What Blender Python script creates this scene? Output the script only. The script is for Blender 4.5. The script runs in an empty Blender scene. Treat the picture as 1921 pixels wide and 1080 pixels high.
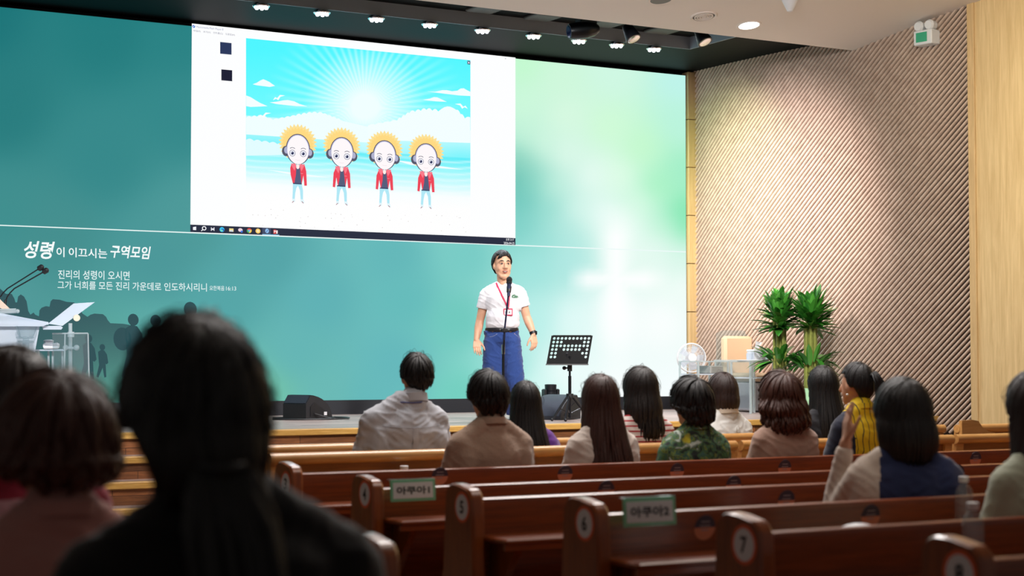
import bpy, math, random
from mathutils import Vector, Matrix, noise
random.seed(7)
SC = bpy.context.scene
COL = SC.collection
PI = math.pi

# ------------------------------------------------------------------ camera
F_PX = 3250.0
YAW = math.radians(29.7)
PITCH = math.atan(140 / 3250)
CAM_H = 1.30
cd = bpy.data.cameras.new('camera')
cam = bpy.data.objects.new('camera', cd)
COL.objects.link(cam)
cam.location = (0, 0, CAM_H)
cam.rotation_euler = (PI / 2 + PITCH, 0, -YAW)
cd.sensor_fit = 'HORIZONTAL'
cd.sensor_width = 36.0
cd.lens = F_PX / 1921 * 36.0
cd.clip_start = 0.05
cd.clip_end = 200
cd.dof.use_dof = True
cd.dof.focus_distance = 17.0
cd.dof.aperture_fstop = 3.2
SC.camera = cam
SC.view_settings.view_transform = 'Standard'
SC.view_settings.look = 'None'
SC.view_settings.exposure = 0.0
SC.view_settings.gamma = 1.0
SC.view_settings.use_curve_mapping = False
SC.cycles.use_denoising = True
SC.cycles.max_bounces = 8
SC.cycles.transparent_max_bounces = 16
SC.cycles.sample_clamp_indirect = 4.0

# ------------------------------------------------------------------ world
w = bpy.data.worlds.new('world')
SC.world = w
w.use_nodes = True
bg = w.node_tree.nodes['Background']
bg.inputs[0].default_value = (1.0, 0.92, 0.86, 1)
bg.inputs[1].default_value = 0.10


def area(name, loc, target, size, power, col=(1, 1, 1), size_y=None, spread=180):
    l = bpy.data.lights.new(name, 'AREA')
    l.shape = 'RECTANGLE'
    l.size = size
    l.size_y = size_y or size
    l.energy = power
    l.color = col
    l.spread = math.radians(spread)
    o = bpy.data.objects.new(name, l)
    COL.objects.link(o)
    o.location = loc
    o.rotation_euler = (Vector(target) - Vector(loc)).to_track_quat('-Z', 'Y').to_euler()
    return o


def spot(name, loc, target, power, angle, blend=0.6, col=(1, 1, 1), rad=0.08):
    l = bpy.data.lights.new(name, 'SPOT')
    l.energy = power
    l.color = col
    l.spot_size = math.radians(angle)
    l.spot_blend = blend
    l.shadow_soft_size = rad
    o = bpy.data.objects.new(name, l)
    COL.objects.link(o)
    o.location = loc
    o.rotation_euler = (Vector(target) - Vector(loc)).to_track_quat('-Z', 'Y').to_euler()
    return o


# house lights in the hall ceiling over the pews, the stage front lights, and an added ceiling fill
area('house_light_front', (6.0, 9.2, 5.4), (6.4, 8.0, 0), 4.0, 400, (1.0, 0.96, 0.93), 2.0)
area('house_light_rear', (4.5, 4.6, 5.9), (4.5, 5.0, 0), 3.0, 85, (1.0, 0.90, 0.80), 2.0)
area('ceiling_fill', (6.5, 9.0, 4.7), (8.5, 13.0, 5.1), 3.0, 190, (1.0, 0.97, 0.97), 0.5)  # added unseen fill aimed up to brighten the white ceiling
spot('front_light_speaker', (5.0, 9.0, 5.4), (9.2, 16.8, 1.7), 520, 26, 0.8, (1.0, 0.97, 0.94), 0.15)
spot('front_light_stage', (9.5, 9.5, 5.4), (8.5, 16.0, 0.9), 1600, 60, 0.9, (1.0, 0.97, 0.95), 0.2)
spot('front_light_chairs', (8.0, 9.5, 5.4), (12.2, 16.6, 1.4), 1900, 34, 0.9, (1.0, 0.95, 0.90), 0.2)
spot('front_light_pulpit', (2.0, 9.0, 5.4), (3.9, 15.5, 1.4), 4200, 30, 0.8, (0.92, 0.96, 1.0), 0.15)
spot('wall_wash', (8.2, 14.4, 4.75), (13.0, 16.3, 2.95), 2900, 42, 1.0, (1.0, 0.89, 0.86), 0.12)
spot('wall_wash_green', (10.6, 15.9, 4.85), (12.9, 17.2, 3.4), 360, 60, 1.0, (0.72, 1.0, 0.45), 0.08)
area('panel_wash', (10.2, 10.5, 5.1), (13.9, 11.6, 3.0), 0.8, 64, (1.0, 0.92, 0.68), 0.8, 100)


# ------------------------------------------------------------------ pixel rays (1921 x 1080 frame) to points in the room
_fw = Vector((math.sin(YAW) * math.cos(PITCH), math.cos(YAW) * math.cos(PITCH), math.sin(PITCH)))
_rt = Vector((math.cos(YAW), -math.sin(YAW), 0))
_up = Vector((-math.sin(YAW) * math.sin(PITCH), -math.cos(YAW) * math.sin(PITCH), math.cos(PITCH)))


def ray(px, py):
    return _fw + _rt * ((px - 960.5) / F_PX) + _up * ((540 - py) / F_PX)


def onY(px, py, Y):
    d = ray(px, py)
    return Vector((0, 0, CAM_H)) + d * (Y / d.y)


def onX(px, py, X):
    d = ray(px, py)
    return Vector((0, 0, CAM_H)) + d * (X / d.x)


def onZ(px, py, z):
    d = ray(px, py)
    return Vector((0, 0, CAM_H)) + d * ((z - CAM_H) / d.z)


def atD(px, py, D):
    return Vector((0, 0, CAM_H)) + ray(px, py) * D


# ------------------------------------------------------------------ materials
def lin(c):
    c = c / 255.0
    return c / 12.92 if c <= 0.04045 else ((c + 0.055) / 1.055) ** 2.4


def S(r, g, b):
    return (lin(r), lin(g), lin(b), 1.0)


def mat(name, col, rough=0.5, metal=0.0, bump=0.0, bscale=40.0, bstretch=(1, 1, 1), spec=0.5, coat=0.0, sheen=0.0, var=0.0):
    m = bpy.data.materials.new(name)
    m.use_nodes = True
    nt = m.node_tree
    p = nt.nodes['Principled BSDF']
    p.inputs['Base Color'].default_value = col
    p.inputs['Roughness'].default_value = rough
    p.inputs['Metallic'].default_value = metal
    p.inputs['Specular IOR Level'].default_value = spec
    p.inputs['Coat Weight'].default_value = coat
    p.inputs['Sheen Weight'].default_value = sheen
    if bump or var:
        tc = nt.nodes.new('ShaderNodeTexCoord')
        mp = nt.nodes.new('ShaderNodeMapping')
        mp.inputs['Scale'].default_value = bstretch
        nz = nt.nodes.new('ShaderNodeTexNoise')
        nz.inputs['Scale'].default_value = bscale
        nz.inputs['Detail'].default_value = 5
        nt.links.new(tc.outputs['Object'], mp.inputs['Vector'])
        nt.links.new(mp.outputs[0], nz.inputs['Vector'])
        if bump:
            b = nt.nodes.new('ShaderNodeBump')
            b.inputs['Strength'].default_value = bump
            b.inputs['Distance'].default_value = 0.01
            nt.links.new(nz.outputs['Fac'], b.inputs['Height'])
            nt.links.new(b.outputs[0], p.inputs['Normal'])
        if var:
            mx = nt.nodes.new('ShaderNodeMix')
            mx.data_type = 'RGBA'
            d = tuple(c * (1 - var) for c in col[:3]) + (1,)
            l = tuple(min(1, c * (1 + var)) for c in col[:3]) + (1,)
            mx.inputs[6].default_value = d
            mx.inputs[7].default_value = l
            nt.links.new(nz.outputs['Fac'], mx.inputs[0])
            nt.links.new(mx.outputs[2], p.inputs['Base Color'])
    return m


def wood(name, a, b, scale=(1.2, 18, 18), rough=0.35, coat=0.3, planks=None, bump=0.05, axis=None):
    """grain stretched along one axis; planks=(length, height, mortar) adds boards"""
    m = bpy.data.materials.new(name)
    m.use_nodes = True
    nt = m.node_tree
    p = nt.nodes['Principled BSDF']
    p.inputs['Roughness'].default_value = rough
    p.inputs['Coat Weight'].default_value = coat
    p.inputs['Coat Roughness'].default_value = 0.15
    tc = nt.nodes.new('ShaderNodeTexCoord')
    mp = nt.nodes.new('ShaderNodeMapping')
    mp.inputs['Scale'].default_value = scale
    nz = nt.nodes.new('ShaderNodeTexNoise')
    nz.inputs['Scale'].default_value = 3.0
    nz.inputs['Detail'].default_value = 8
    nz.inputs['Roughness'].default_value = 0.65
    nz.inputs['Distortion'].default_value = 0.4
    nt.links.new(tc.outputs['Object'], mp.inputs['Vector'])
    nt.links.new(mp.outputs[0], nz.inputs['Vector'])
    r = nt.nodes.new('ShaderNodeValToRGB')
    r.color_ramp.elements[0].position = 0.32
    r.color_ramp.elements[0].color = a
    r.color_ramp.elements[1].position = 0.68
    r.color_ramp.elements[1].color = b
    nt.links.new(nz.outputs['Fac'], r.inputs[0])
    out = r.outputs[0]
    if planks:
        bk = nt.nodes.new('ShaderNodeTexBrick')
        mp2 = nt.nodes.new('ShaderNodeMapping')
        if axis:
            mp2.inputs['Rotation'].default_value = axis
        bk.inputs['Color1'].default_value = (0.55, 0.55, 0.55, 1)
        bk.inputs['Color2'].default_value = (1.25, 1.2, 1.2, 1)
        bk.inputs['Mortar'].default_value = (0.25, 0.2, 0.18, 1)
        bk.inputs['Scale'].default_value = 1.0
        bk.inputs['Brick Width'].default_value = planks[0]
        bk.inputs['Row Height'].default_value = planks[1]
        bk.inputs['Mortar Size'].default_value = planks[2]
        bk.inputs['Bias'].default_value = -0.1
        nt.links.new(tc.outputs['Object'], mp2.inputs['Vector'])
        nt.links.new(mp2.outputs[0], bk.inputs['Vector'])
        mx = nt.nodes.new('ShaderNodeMix')
        mx.data_type = 'RGBA'
        mx.blend_type = 'MULTIPLY'
        mx.inputs[0].default_value = 1.0
        nt.links.new(out, mx.inputs[6])
        nt.links.new(bk.outputs['Color'], mx.inputs[7])
        out = mx.outputs[2]
    nt.links.new(out, p.inputs['Base Color'])
    if bump:
        b = nt.nodes.new('ShaderNodeBump')
        b.inputs['Strength'].default_value = bump
        b.inputs['Distance'].default_value = 0.01
        nt.links.new(nz.outputs['Fac'], b.inputs['Height'])
        nt.links.new(b.outputs[0], p.inputs['Normal'])
    return m


def clear(name, tint=(0.9, 0.95, 0.95, 1), gloss=0.16, frost=0.0, fcol=(0.8, 0.85, 0.88, 1)):
    """clear sheet: see-through, with a reflection that grows at grazing angles; frost adds a milky body"""
    m = bpy.data.materials.new(name)
    m.use_nodes = True
    nt = m.node_tree
    nt.nodes.clear()
    o = nt.nodes.new('ShaderNodeOutputMaterial')
    t = nt.nodes.new('ShaderNodeBsdfTransparent')
    t.inputs[0].default_value = tint
    g = nt.nodes.new('ShaderNodeBsdfGlossy')
    g.inputs['Roughness'].default_value = 0.08
    lw = nt.nodes.new('ShaderNodeLayerWeight')
    lw.inputs['Blend'].default_value = gloss
    mx = nt.nodes.new('ShaderNodeMixShader')
    base = t.outputs[0]
    if frost:
        d = nt.nodes.new('ShaderNodeBsdfDiffuse')
        d.inputs[0].default_value = fcol
        tr = nt.nodes.new('ShaderNodeBsdfTranslucent')
        tr.inputs[0].default_value = fcol
        m3 = nt.nodes.new('ShaderNodeMixShader')
        m3.inputs[0].default_value = 0.35
        nt.links.new(d.outputs[0], m3.inputs[1])
        nt.links.new(tr.outputs[0], m3.inputs[2])
        m2 = nt.nodes.new('ShaderNodeMixShader')
        m2.inputs[0].default_value = frost
        nt.links.new(base, m2.inputs[1])
        nt.links.new(m3.outputs[0], m2.inputs[2])
        base = m2.outputs[0]
    pw = nt.nodes.new('ShaderNodeMath')
    pw.operation = 'POWER'
    pw.inputs[1].default_value = 4.0
    lw.inputs['Blend'].default_value = 0.5
    ml = nt.nodes.new('ShaderNodeMath')
    ml.operation = 'MULTIPLY_ADD'
    ml.inputs[1].default_value = 0.6
    ml.inputs[2].default_value = gloss * 0.2
    nt.links.new(lw.outputs['Facing'], pw.inputs[0])
    nt.links.new(pw.outputs[0], ml.inputs[0])
    nt.links.new(ml.outputs[0], mx.inputs[0])
    nt.links.new(base, mx.inputs[1])
    nt.links.new(g.outputs[0], mx.inputs[2])
    nt.links.new(mx.outputs[0], o.inputs[0])
    return m


def glow(name, col, strength):
    m = bpy.data.materials.new(name)
    m.use_nodes = True
    p = m.node_tree.nodes['Principled BSDF']
    p.inputs['Base Color'].default_value = (0, 0, 0, 1)
    p.inputs['Emission Color'].default_value = col
    p.inputs['Emission Strength'].default_value = strength
    return m


def led(name, sample):
    """lit pixels of the LED wall: each face shows its own stored picture colour"""
    m = bpy.data.materials.new(name)
    m.use_nodes = True
    nt = m.node_tree
    p = nt.nodes['Principled BSDF']
    p.inputs['Base Color'].default_value = (0.0, 0.0, 0.0, 1)
    p.inputs['Roughness'].default_value = 0.6
    p.inputs['Specular IOR Level'].default_value = 0.1
    a = nt.nodes.new('ShaderNodeAttribute')
    a.attribute_name = 'Col'
    nt.links.new(a.outputs['Color'], p.inputs['Emission Color'])
    p.inputs['Emission Strength'].default_value = 1.0
    m.cycles.emission_sampling = sample
    return m


M = {}
M['black'] = mat('black_plastic', S(22, 23, 27), 0.45)
M['black_paint'] = mat('black_paint', S(10, 12, 13), 0.6, bump=0.04, bscale=60, spec=0.1)
M['black_metal'] = mat('black_metal', S(20, 22, 28), 0.32, 0.3)
M['grille'] = mat('speaker_grille', S(38, 43, 58), 0.5, 0.2, bump=0.5, bscale=300)
M['white_plastic'] = mat('white_plastic', S(228, 230, 232), 0.4)
M['chrome'] = mat('chrome', S(220, 222, 226), 0.15, 1.0)
M['grey_plate'] = mat('grey_plate', S(120, 118, 114), 0.6)
M['ceiling_white'] = mat('ceiling_white', S(232, 222, 214), 0.8, bump=0.03, bscale=25)
M['acrylic'] = clear('clear_acrylic', (0.86, 0.91, 0.92, 1), 0.28, 0.05)
M['acrylic_edge'] = clear('acrylic_edge', (0.75, 0.82, 0.82, 1), 0.3, 0.45)
M['frosted'] = clear('frosted_acrylic', (0.85, 0.9, 0.95, 1), 0.2, 0.72, (0.78, 0.83, 0.90, 1))
M['frosted_grey'] = clear('grey_frosted_acrylic', (0.8, 0.8, 0.85, 1), 0.2, 0.75, (0.66, 0.64, 0.68, 1))
M['tan'] = mat('tan_leather', S(212, 182, 148), 0.5, bump=0.1, bscale=150)
M['oak'] = wood('light_oak', S(176, 124, 66), S(204, 154, 92), (1.2, 16, 16), 0.35, 0.4)
M['oak_panel'] = wood('oak_panel', S(120, 76, 38), S(150, 98, 52), (1.2, 16, 16), 0.45, 0.1)
M['walnut'] = wood('red_brown_pew_wood', S(100, 42, 12), S(138, 64, 20), (1.2, 22, 22), 0.30, 0.35)
M['walnut_end'] = wood('red_brown_end_wood', S(108, 50, 16), S(146, 74, 26), (16, 16, 1.2), 0.30, 0.4)
M['stage_wood'] = wood('stage_boards', S(150, 128, 120), S(206, 188, 182), (0.8, 30, 30), 0.42, 0.12, (1.8, 0.09, 0.004))
M['riser_wood'] = wood('riser_boards', S(104, 62, 34), S(152, 96, 54), (1.5, 20, 20), 0.45, 0.1, (0.62, 0.085, 0.003), axis=(PI / 2, 0, 0))
M['nosing'] = wood('nosing_oak', S(176, 132, 60), S(206, 164, 92), (1.5, 20, 20), 0.4, 0.2)
M['slat'] = wood('slat_wood', S(182, 158, 142), S(206, 184, 168), (3, 3, 3), 0.55, 0.0, bump=0.0)
M['slat_back'] = mat('slat_backing', S(28, 16, 11), 0.85)
M['panel_wood'] = wood('veneer_panel', S(196, 166, 118), S(222, 194, 146), (9, 9, 0.5), 0.5, 0.1, bump=0.02)
M['trim_wood'] = wood('trim_wood', S(190, 158, 112), S(212, 180, 132), (12, 12, 0.8), 0.5, 0.1, bump=0.0)
M['floor'] = mat('hall_floor', S(96, 74, 56), 0.5, bump=0.05)
M['skin'] = mat('skin', S(222, 172, 142), 0.5, var=0.06, bscale=18)
M['skin_audience'] = mat('skin_audience', S(196, 142, 112), 0.5, var=0.06, bscale=18)
M['led_art'] = led('led_art', 'NONE')
M['led_back'] = led('led_backdrop', 'AUTO')


# ------------------------------------------------------------------ objects
def tag(o, label=None, cat=None, group=None, kind=None):
    if label: o['label'] = label
    if cat: o['category'] = cat
    if group: o['group'] = group
    if kind: o['kind'] = kind
    return o


def thing(name, label, cat, loc=(0, 0, 0), rotz=0.0, group=None):
    o = bpy.data.objects.new(name, None)
    o.empty_display_size = 0.1
    COL.objects.link(o)
    o.location = loc
    o.rotation_euler = (0, 0, rotz)
    return tag(o, label, cat, group)


def root_of(o):
    while o.parent is not None:
        o = o.parent
    return o


def basis(d):
    d = d.normalized()
    a = Vector((0, 0, 1)) if abs(d.z) < 0.9 else Vector((1, 0, 0))
    u = d.cross(a).normalized()
    return u, d.cross(u).normalized()


class MB:
    def __init__(self):
        self.v, self.f, self.m, self.s = [], [], [], []
        self.cur = 0

    def add(self, vs, fs, smooth=True):
        b = len(self.v)
        self.v.extend(Vector(p) for p in vs)
        for f in fs:
            self.f.append([b + i for i in f])
            self.m.append(self.cur)
            self.s.append(smooth)
        return self

    def use(self, i):
        self.cur = i
        return self

    def box(self, lo, hi, mtx=None):
        x0, y0, z0 = lo
        x1, y1, z1 = hi
        vs = [Vector(p) for p in ((x0, y0, z0), (x1, y0, z0), (x1, y1, z0), (x0, y1, z0), (x0, y0, z1), (x1, y0, z1), (x1, y1, z1), (x0, y1, z1))]
        if mtx is not None:
            vs = [mtx @ p for p in vs]
        return self.add(vs, [(0, 3, 2, 1), (4, 5, 6, 7), (0, 1, 5, 4), (1, 2, 6, 5), (2, 3, 7, 6), (3, 0, 4, 7)], False)

    def rbox(self, lo, hi, r=0.01, mtx=None):
        """box with chamfered edges"""
        b = MB()
        x0, y0, z0 = lo
        x1, y1, z1 = hi
        prof = [(x0 + r, y0), (x1 - r, y0), (x1, y0 + r), (x1, y1 - r), (x1 - r, y1), (x0 + r, y1), (x0, y1 - r), (x0, y0 + r)]
        cx, cy = (x0 + x1) / 2, (y0 + y1) / 2

        def inset(k):
            return [(cx + (x - cx) * (1 - k / max(1e-6, (x1 - x0) / 2)), cy + (y - cy) * (1 - k / max(1e-6, (y1 - y0) / 2))) for x, y in prof]
        rings = [(inset(r), z0), (prof, z0 + r), (prof, z1 - r), (inset(r), z1)]
        vs = []
        for ring, z in rings:
            vs += [Vector((x, y, z)) for x, y in ring]
        n = 8
        fs = [list(range(n))[::-1], list(range(3 * n, 4 * n))]
        for k in range(3):
            for i in range(n):
                j = (i + 1) % n
                fs.append((k * n + i, k * n + j, (k + 1) * n + j, (k + 1) * n + i))
        if mtx is not None:
            vs = [mtx @ p for p in vs]
        return self.add(vs, fs, True)

    def tube(self, pts, rads, n=8, caps=True, flat=None):
        """round tube through points; flat=(normals, ratio) squashes it"""
        pts = [Vector(p) for p in pts]
        if not hasattr(rads, '__len__'):
            rads = [rads] * len(pts)
        vs, fs = [], []
        u = None
        for i, p in enumerate(pts):
            d = pts[min(i + 1, len(pts) - 1)] - pts[max(i - 1, 0)]
            if d.length < 1e-9:
                d = Vector((0, 0, 1))
            d.normalize()
            if flat is not None:
                nrm = flat[0][i]
                nrm = nrm - d * nrm.dot(d)
                if nrm.length < 1e-6:
                    nrm = basis(d)[0]
                nrm.normalize()
                t = d.cross(nrm).normalized()
                for k in range(n):
                    a = 2 * PI * k / n
                    vs.append(p + t * (rads[i] * math.cos(a)) + nrm * (rads[i] * flat[1] * math.sin(a)))
            else:
                if u is None:
                    u = basis(d)[0]
                else:
                    u = u - d * u.dot(d)
                    if u.length < 1e-6:
                        u = basis(d)[0]
                    u.normalize()
                t = d.cross(u).normalized()
                for k in range(n):
                    a = 2 * PI * k / n
                    vs.append(p + (u * math.cos(a) + t * math.sin(a)) * rads[i])
        for i in range(len(pts) - 1):
            for k in range(n):
                j = (k + 1) % n
                fs.append((i * n + k, i * n + j, (i + 1) * n + j, (i + 1) * n + k))
        if caps:
            fs.append(list(range(n))[::-1])
            b = (len(pts) - 1) * n
            fs.append([b + k for k in range(n)])
        return self.add(vs, fs)

    def cyl(self, p0, p1, r0, r1=None, n=16):
        return self.tube([p0, p1], [r0, r0 if r1 is None else r1], n)

    def sphere(self, c, r, nu=14, nv=10, mtx=None):
        c = Vector(c)
        if not hasattr(r, '__len__'):
            r = (r, r, r)
        vs = [Vector((0, 0, r[2]))]
        for j in range(1, nv):
            t = PI * j / nv
            for i in range(nu):
                a = 2 * PI * i / nu
                vs.append(Vector((r[0] * math.sin(t) * math.cos(a), r[1] * math.sin(t) * math.sin(a), r[2] * math.cos(t))))
        vs.append(Vector((0, 0, -r[2])))
        if mtx is not None:
            vs = [mtx @ p for p in vs]
        vs = [p + c for p in vs]
        fs = []
        for i in range(nu):
            fs.append((0, 1 + i, 1 + (i + 1) % nu))
            for j in range(nv - 2):
                a = 1 + j * nu
                fs.append((a + i, a + nu + i, a + nu + (i + 1) % nu, a + (i + 1) % nu))
            a = 1 + (nv - 2) * nu
            fs.append((a + i, len(vs) - 1, a + (i + 1) % nu))
        return self.add(vs, fs)

    def capsule(self, p0, p1, r0, r1=None, n=14):
        p0, p1 = Vector(p0), Vector(p1)
        r1 = r0 if r1 is None else r1
        d = p1 - p0
        if d.length < 1e-6:
            return self.sphere(p0, r0)
        d.normalize()
        pts, rr = [], []
        for k in range(5):
            a = PI / 2 * (1 - k / 4)
            pts.append(p0 - d * (r0 * math.sin(a) + (1e-5 if k == 0 else 0)))
            rr.append(max(1e-4, r0 * math.cos(a)))
        for k in range(5):
            a = PI / 2 * k / 4
            pts.append(p1 + d * (r1 * math.sin(a) + (1e-5 if k == 4 else 0)))
            rr.append(max(1e-4, r1 * math.cos(a)))
        return self.tube(pts, rr, n)

    def lathe(self, prof, c=(0, 0, 0), n=24, mtx=None):
        """prof: (radius, z) from bottom to top"""
        vs, fs = [], []
        for r, z in prof:
            for k in range(n):
                a = 2 * PI * k / n
                p = Vector((max(r, 1e-4) * math.cos(a), max(r, 1e-4) * math.sin(a), z))
                vs.append((mtx @ p if mtx is not None else p) + Vector(c))
        for i in range(len(prof) - 1):
            for k in range(n):
                j = (k + 1) % n
                fs.append((i * n + k, i * n + j, (i + 1) * n + j, (i + 1) * n + k))
        fs.append(list(range(n))[::-1])
        b = (len(prof) - 1) * n
        fs.append([b + k for k in range(n)])
        return self.add(vs, fs)

    def prism(self, poly, f0, f1, smooth=False):
        """poly: 2D points; f0/f1 map a 2D point to the two end faces"""
        n = len(poly)
        vs = [f0(*p) for p in poly] + [f1(*p) for p in poly]
        fs = [list(range(n))[::-1], list(range(n, 2 * n))]
        for i in range(n):
            j = (i + 1) % n
            fs.append((i, j, n + j, n + i))
        return self.add(vs, fs, smooth)

    def build(self, name, mats, parent=None, label=None, local=False, sharp=35, kind=None):
        me = bpy.data.meshes.new(name)
        off = Vector((0, 0, 0))
        if parent is not None and not local:
            off = Vector(root_of(parent).location)
        me.from_pydata([p - off for p in self.v], [], self.f)
        if not isinstance(mats, (list, tuple)):
            mats = [mats]
        for m_ in mats:
            me.materials.append(m_)
        me.polygons.foreach_set('material_index', self.m)
        me.polygons.foreach_set('use_smooth', self.s)
        me.validate()
        import bmesh
        bm = bmesh.new()
        bm.from_mesh(me)
        bmesh.ops.recalc_face_normals(bm, faces=bm.faces)
        bm.to_mesh(me)
        bm.free()
        if sharp:
            me.set_sharp_from_angle(angle=math.radians(sharp))
        o = bpy.data.objects.new(name, me)
        COL.objects.link(o)
        if parent is not None:
            o.parent = parent
        if label: o['label'] = label
        if kind: o['kind'] = kind
        return o


def blob(mb, voxel, smooth, name, mats, parent, disp=None, label=None, post=None):
    """one continuous surface grown over overlapping closed shapes"""
    t = mb.build(name + '_src', M['black'], None, sharp=None)
    md = t.modifiers.new('r', 'REMESH')
    md.mode = 'VOXEL'
    md.voxel_size = voxel
    if smooth:
        ms = t.modifiers.new('s', 'SMOOTH')
        ms.factor = 0.5
        ms.iterations = smooth
    dg = bpy.context.evaluated_depsgraph_get()
    me = bpy.data.meshes.new_from_object(t.evaluated_get(dg))
    bpy.data.objects.remove(t, do_unlink=True)
    me.name = name
    me.materials.clear()
    if not isinstance(mats, (list, tuple)):
        mats = [mats]
    for m_ in mats:
        me.materials.append(m_)
    if disp:
        ns = [v.normal.copy() for v in me.vertices]
        for v, n in zip(me.vertices, ns):
            v.co += n * disp(v.co)
    for p in me.polygons:
        p.use_smooth = True
        p.material_index = post(p.center) if post else 0
    o = bpy.data.objects.new(name, me)
    COL.objects.link(o)
    o.parent = parent
    if label: o['label'] = label
    return o


# ------------------------------------------------------------------ text outlines as flat meshes
def text_geo(s, bold=0.0, shear=0.0):
    """glyph outline of s: points in a 0..1 box, faces, and the box's width to height"""
    c = bpy.data.curves.new('t', 'FONT')
    c.body = s
    c.offset = bold
    c.shear = shear
    c.resolution_u = 3
    o = bpy.data.objects.new('t', c)
    COL.objects.link(o)
    dg = bpy.context.evaluated_depsgraph_get()
    me = bpy.data.meshes.new_from_object(o.evaluated_get(dg))
    vs = [v.co.copy() for v in me.vertices]
    fs = [list(p.vertices) for p in me.polygons]
    bpy.data.objects.remove(o, do_unlink=True)
    bpy.data.meshes.remove(me)
    if not vs:
        return [], [], 1
    x0, x1 = min(v.x for v in vs), max(v.x for v in vs)
    y0, y1 = min(v.y for v in vs), max(v.y for v in vs)
    return [((v.x - x0) / (x1 - x0 + 1e-9), (v.y - y0) / (y1 - y0 + 1e-9)) for v in vs], fs, (x1 - x0) / (y1 - y0 + 1e-9)


def text_on(mb, s, f, bold=0.0, shear=0.0):
    """adds the glyphs of s to mb, f maps the 0..1 box to the room"""
    vs, fs, _ = text_geo(s, bold, shear)
    return mb.add([f(u, v) for u, v in vs], fs, False)

# ================================================================== the setting
STAGE = 0.72
SY = 14.05          # stage front edge
WY = 17.9           # LED wall plane


def wall_x(Y):
    return 12.9 + 0.028 * max(0.0, 17.9 - Y) ** 2


b = MB()
b.box((-8, -3, -0.1), (16, 14.3, 0.0))
b.build('floor', M['floor'], kind='structure')

b = MB()
b.box((-5, SY + 0.02, 0.0), (14.2, 18.3, STAGE))
b.use(1).box((-5, SY, 0.02), (14.2, SY + 0.02, STAGE - 0.05))
b.use(2).rbox((-5, SY - 0.03, STAGE - 0.055), (14.2, SY + 0.05, STAGE + 0.004), 0.008)
b.build('stage', [M['stage_wood'], M['riser_wood'], M['nosing']], kind='structure')
b = MB()
for k in (1, 2, 3):
    z, y = STAGE - 0.18 * k, SY - 0.335 * k
    b.use(0).box((-4, y + 0.02, max(0.0, z - 0.18)), (6.0, y + 0.335, z))
    b.use(1).box((-4, y, max(0.0, z - 0.18)), (6.0, y + 0.02, z - 0.05))
    b.use(2).rbox((-4, y - 0.03, z - 0.055), (6.0, y + 0.05, z + 0.004), 0.008)
b.build('stage_stairs', [M['stage_wood'], M['riser_wood'], M['nosing']], kind='structure')

# black wall behind the LED wall, stage ceiling with a raised recess
b = MB()
b.box((-4, 18.05, 0.3), (12.95, 18.2, 5.3))
b.build('wall_back', M['black_paint'], kind='structure')
b = MB()
b.box((-4, 16.62, 5.0), (11.9, 18.2, 5.06))
b.box((11.9, 15.07, 5.0), (13.9, 18.2, 5.06))
b.box((-4, 15.07, 5.14), (12.2, 16.9, 5.2))
b.build('ceiling_stage', M['black_paint'], kind='structure')
b = MB()
b.box((-4, 16.605, 4.995), (11.9, 16.62, 5.14))
b.box((11.885, 15.1, 4.995), (11.9, 16.62, 5.14))
b.build('trim_1', mat('lamp_lit_band', S(150, 162, 176), 0.55), kind='structure')  # lamp light on the recess edge is put into its blue-grey colour

# white hall ceiling, lowest over the stage front
CE0, CEY, CES = 4.85, 15.1, 0.187


def ceil_z(Y):
    return CE0 + CES * (CEY - Y)


def on_ceiling(px, py):
    d = ray(px, py)
    t = (CE0 + CES * CEY - CAM_H) / (d.z + CES * d.y)
    return Vector((0, 0, CAM_H)) + d * t


b = MB()
b.prism([(CEY, CE0), (CEY, CE0 + 0.05), (CEY - 0.05, CE0 + 0.4), (-3, ceil_z(-3) + 0.2), (-3, ceil_z(-3))], lambda y, z: Vector((-6, y, z)), lambda y, z: Vector((17, y, z)))
b.build('ceiling', M['ceiling_white'], kind='structure')

# right wall: curved, with round-nosed diagonal slats
Y_END = 13.6
NS = 14
ys = [17.98 - (17.98 - Y_END) * i / NS for i in range(NS + 1)]
arc = [0.0]
for i in range(NS):
    arc.append(arc[-1] + math.hypot(ys[i + 1] - ys[i], wall_x(ys[i + 1]) - wall_x(ys[i])))
SL = arc[-1]


def wall_pt(s, z, n=0.0):
    s = min(max(s, 0), SL)
    i = min(NS - 1, max(0, sum(1 for a in arc[1:] if a < s)))
    t = (s - arc[i]) / (arc[i + 1] - arc[i])
    y = ys[i] + (ys[i + 1] - ys[i]) * t
    dx = -0.056 * max(0.0, 17.9 - y)          # dX/dY
    nn = Vector((-1, dx, 0)).normalized()
    return Vector((wall_x(y), y, z)) + nn * n


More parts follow.
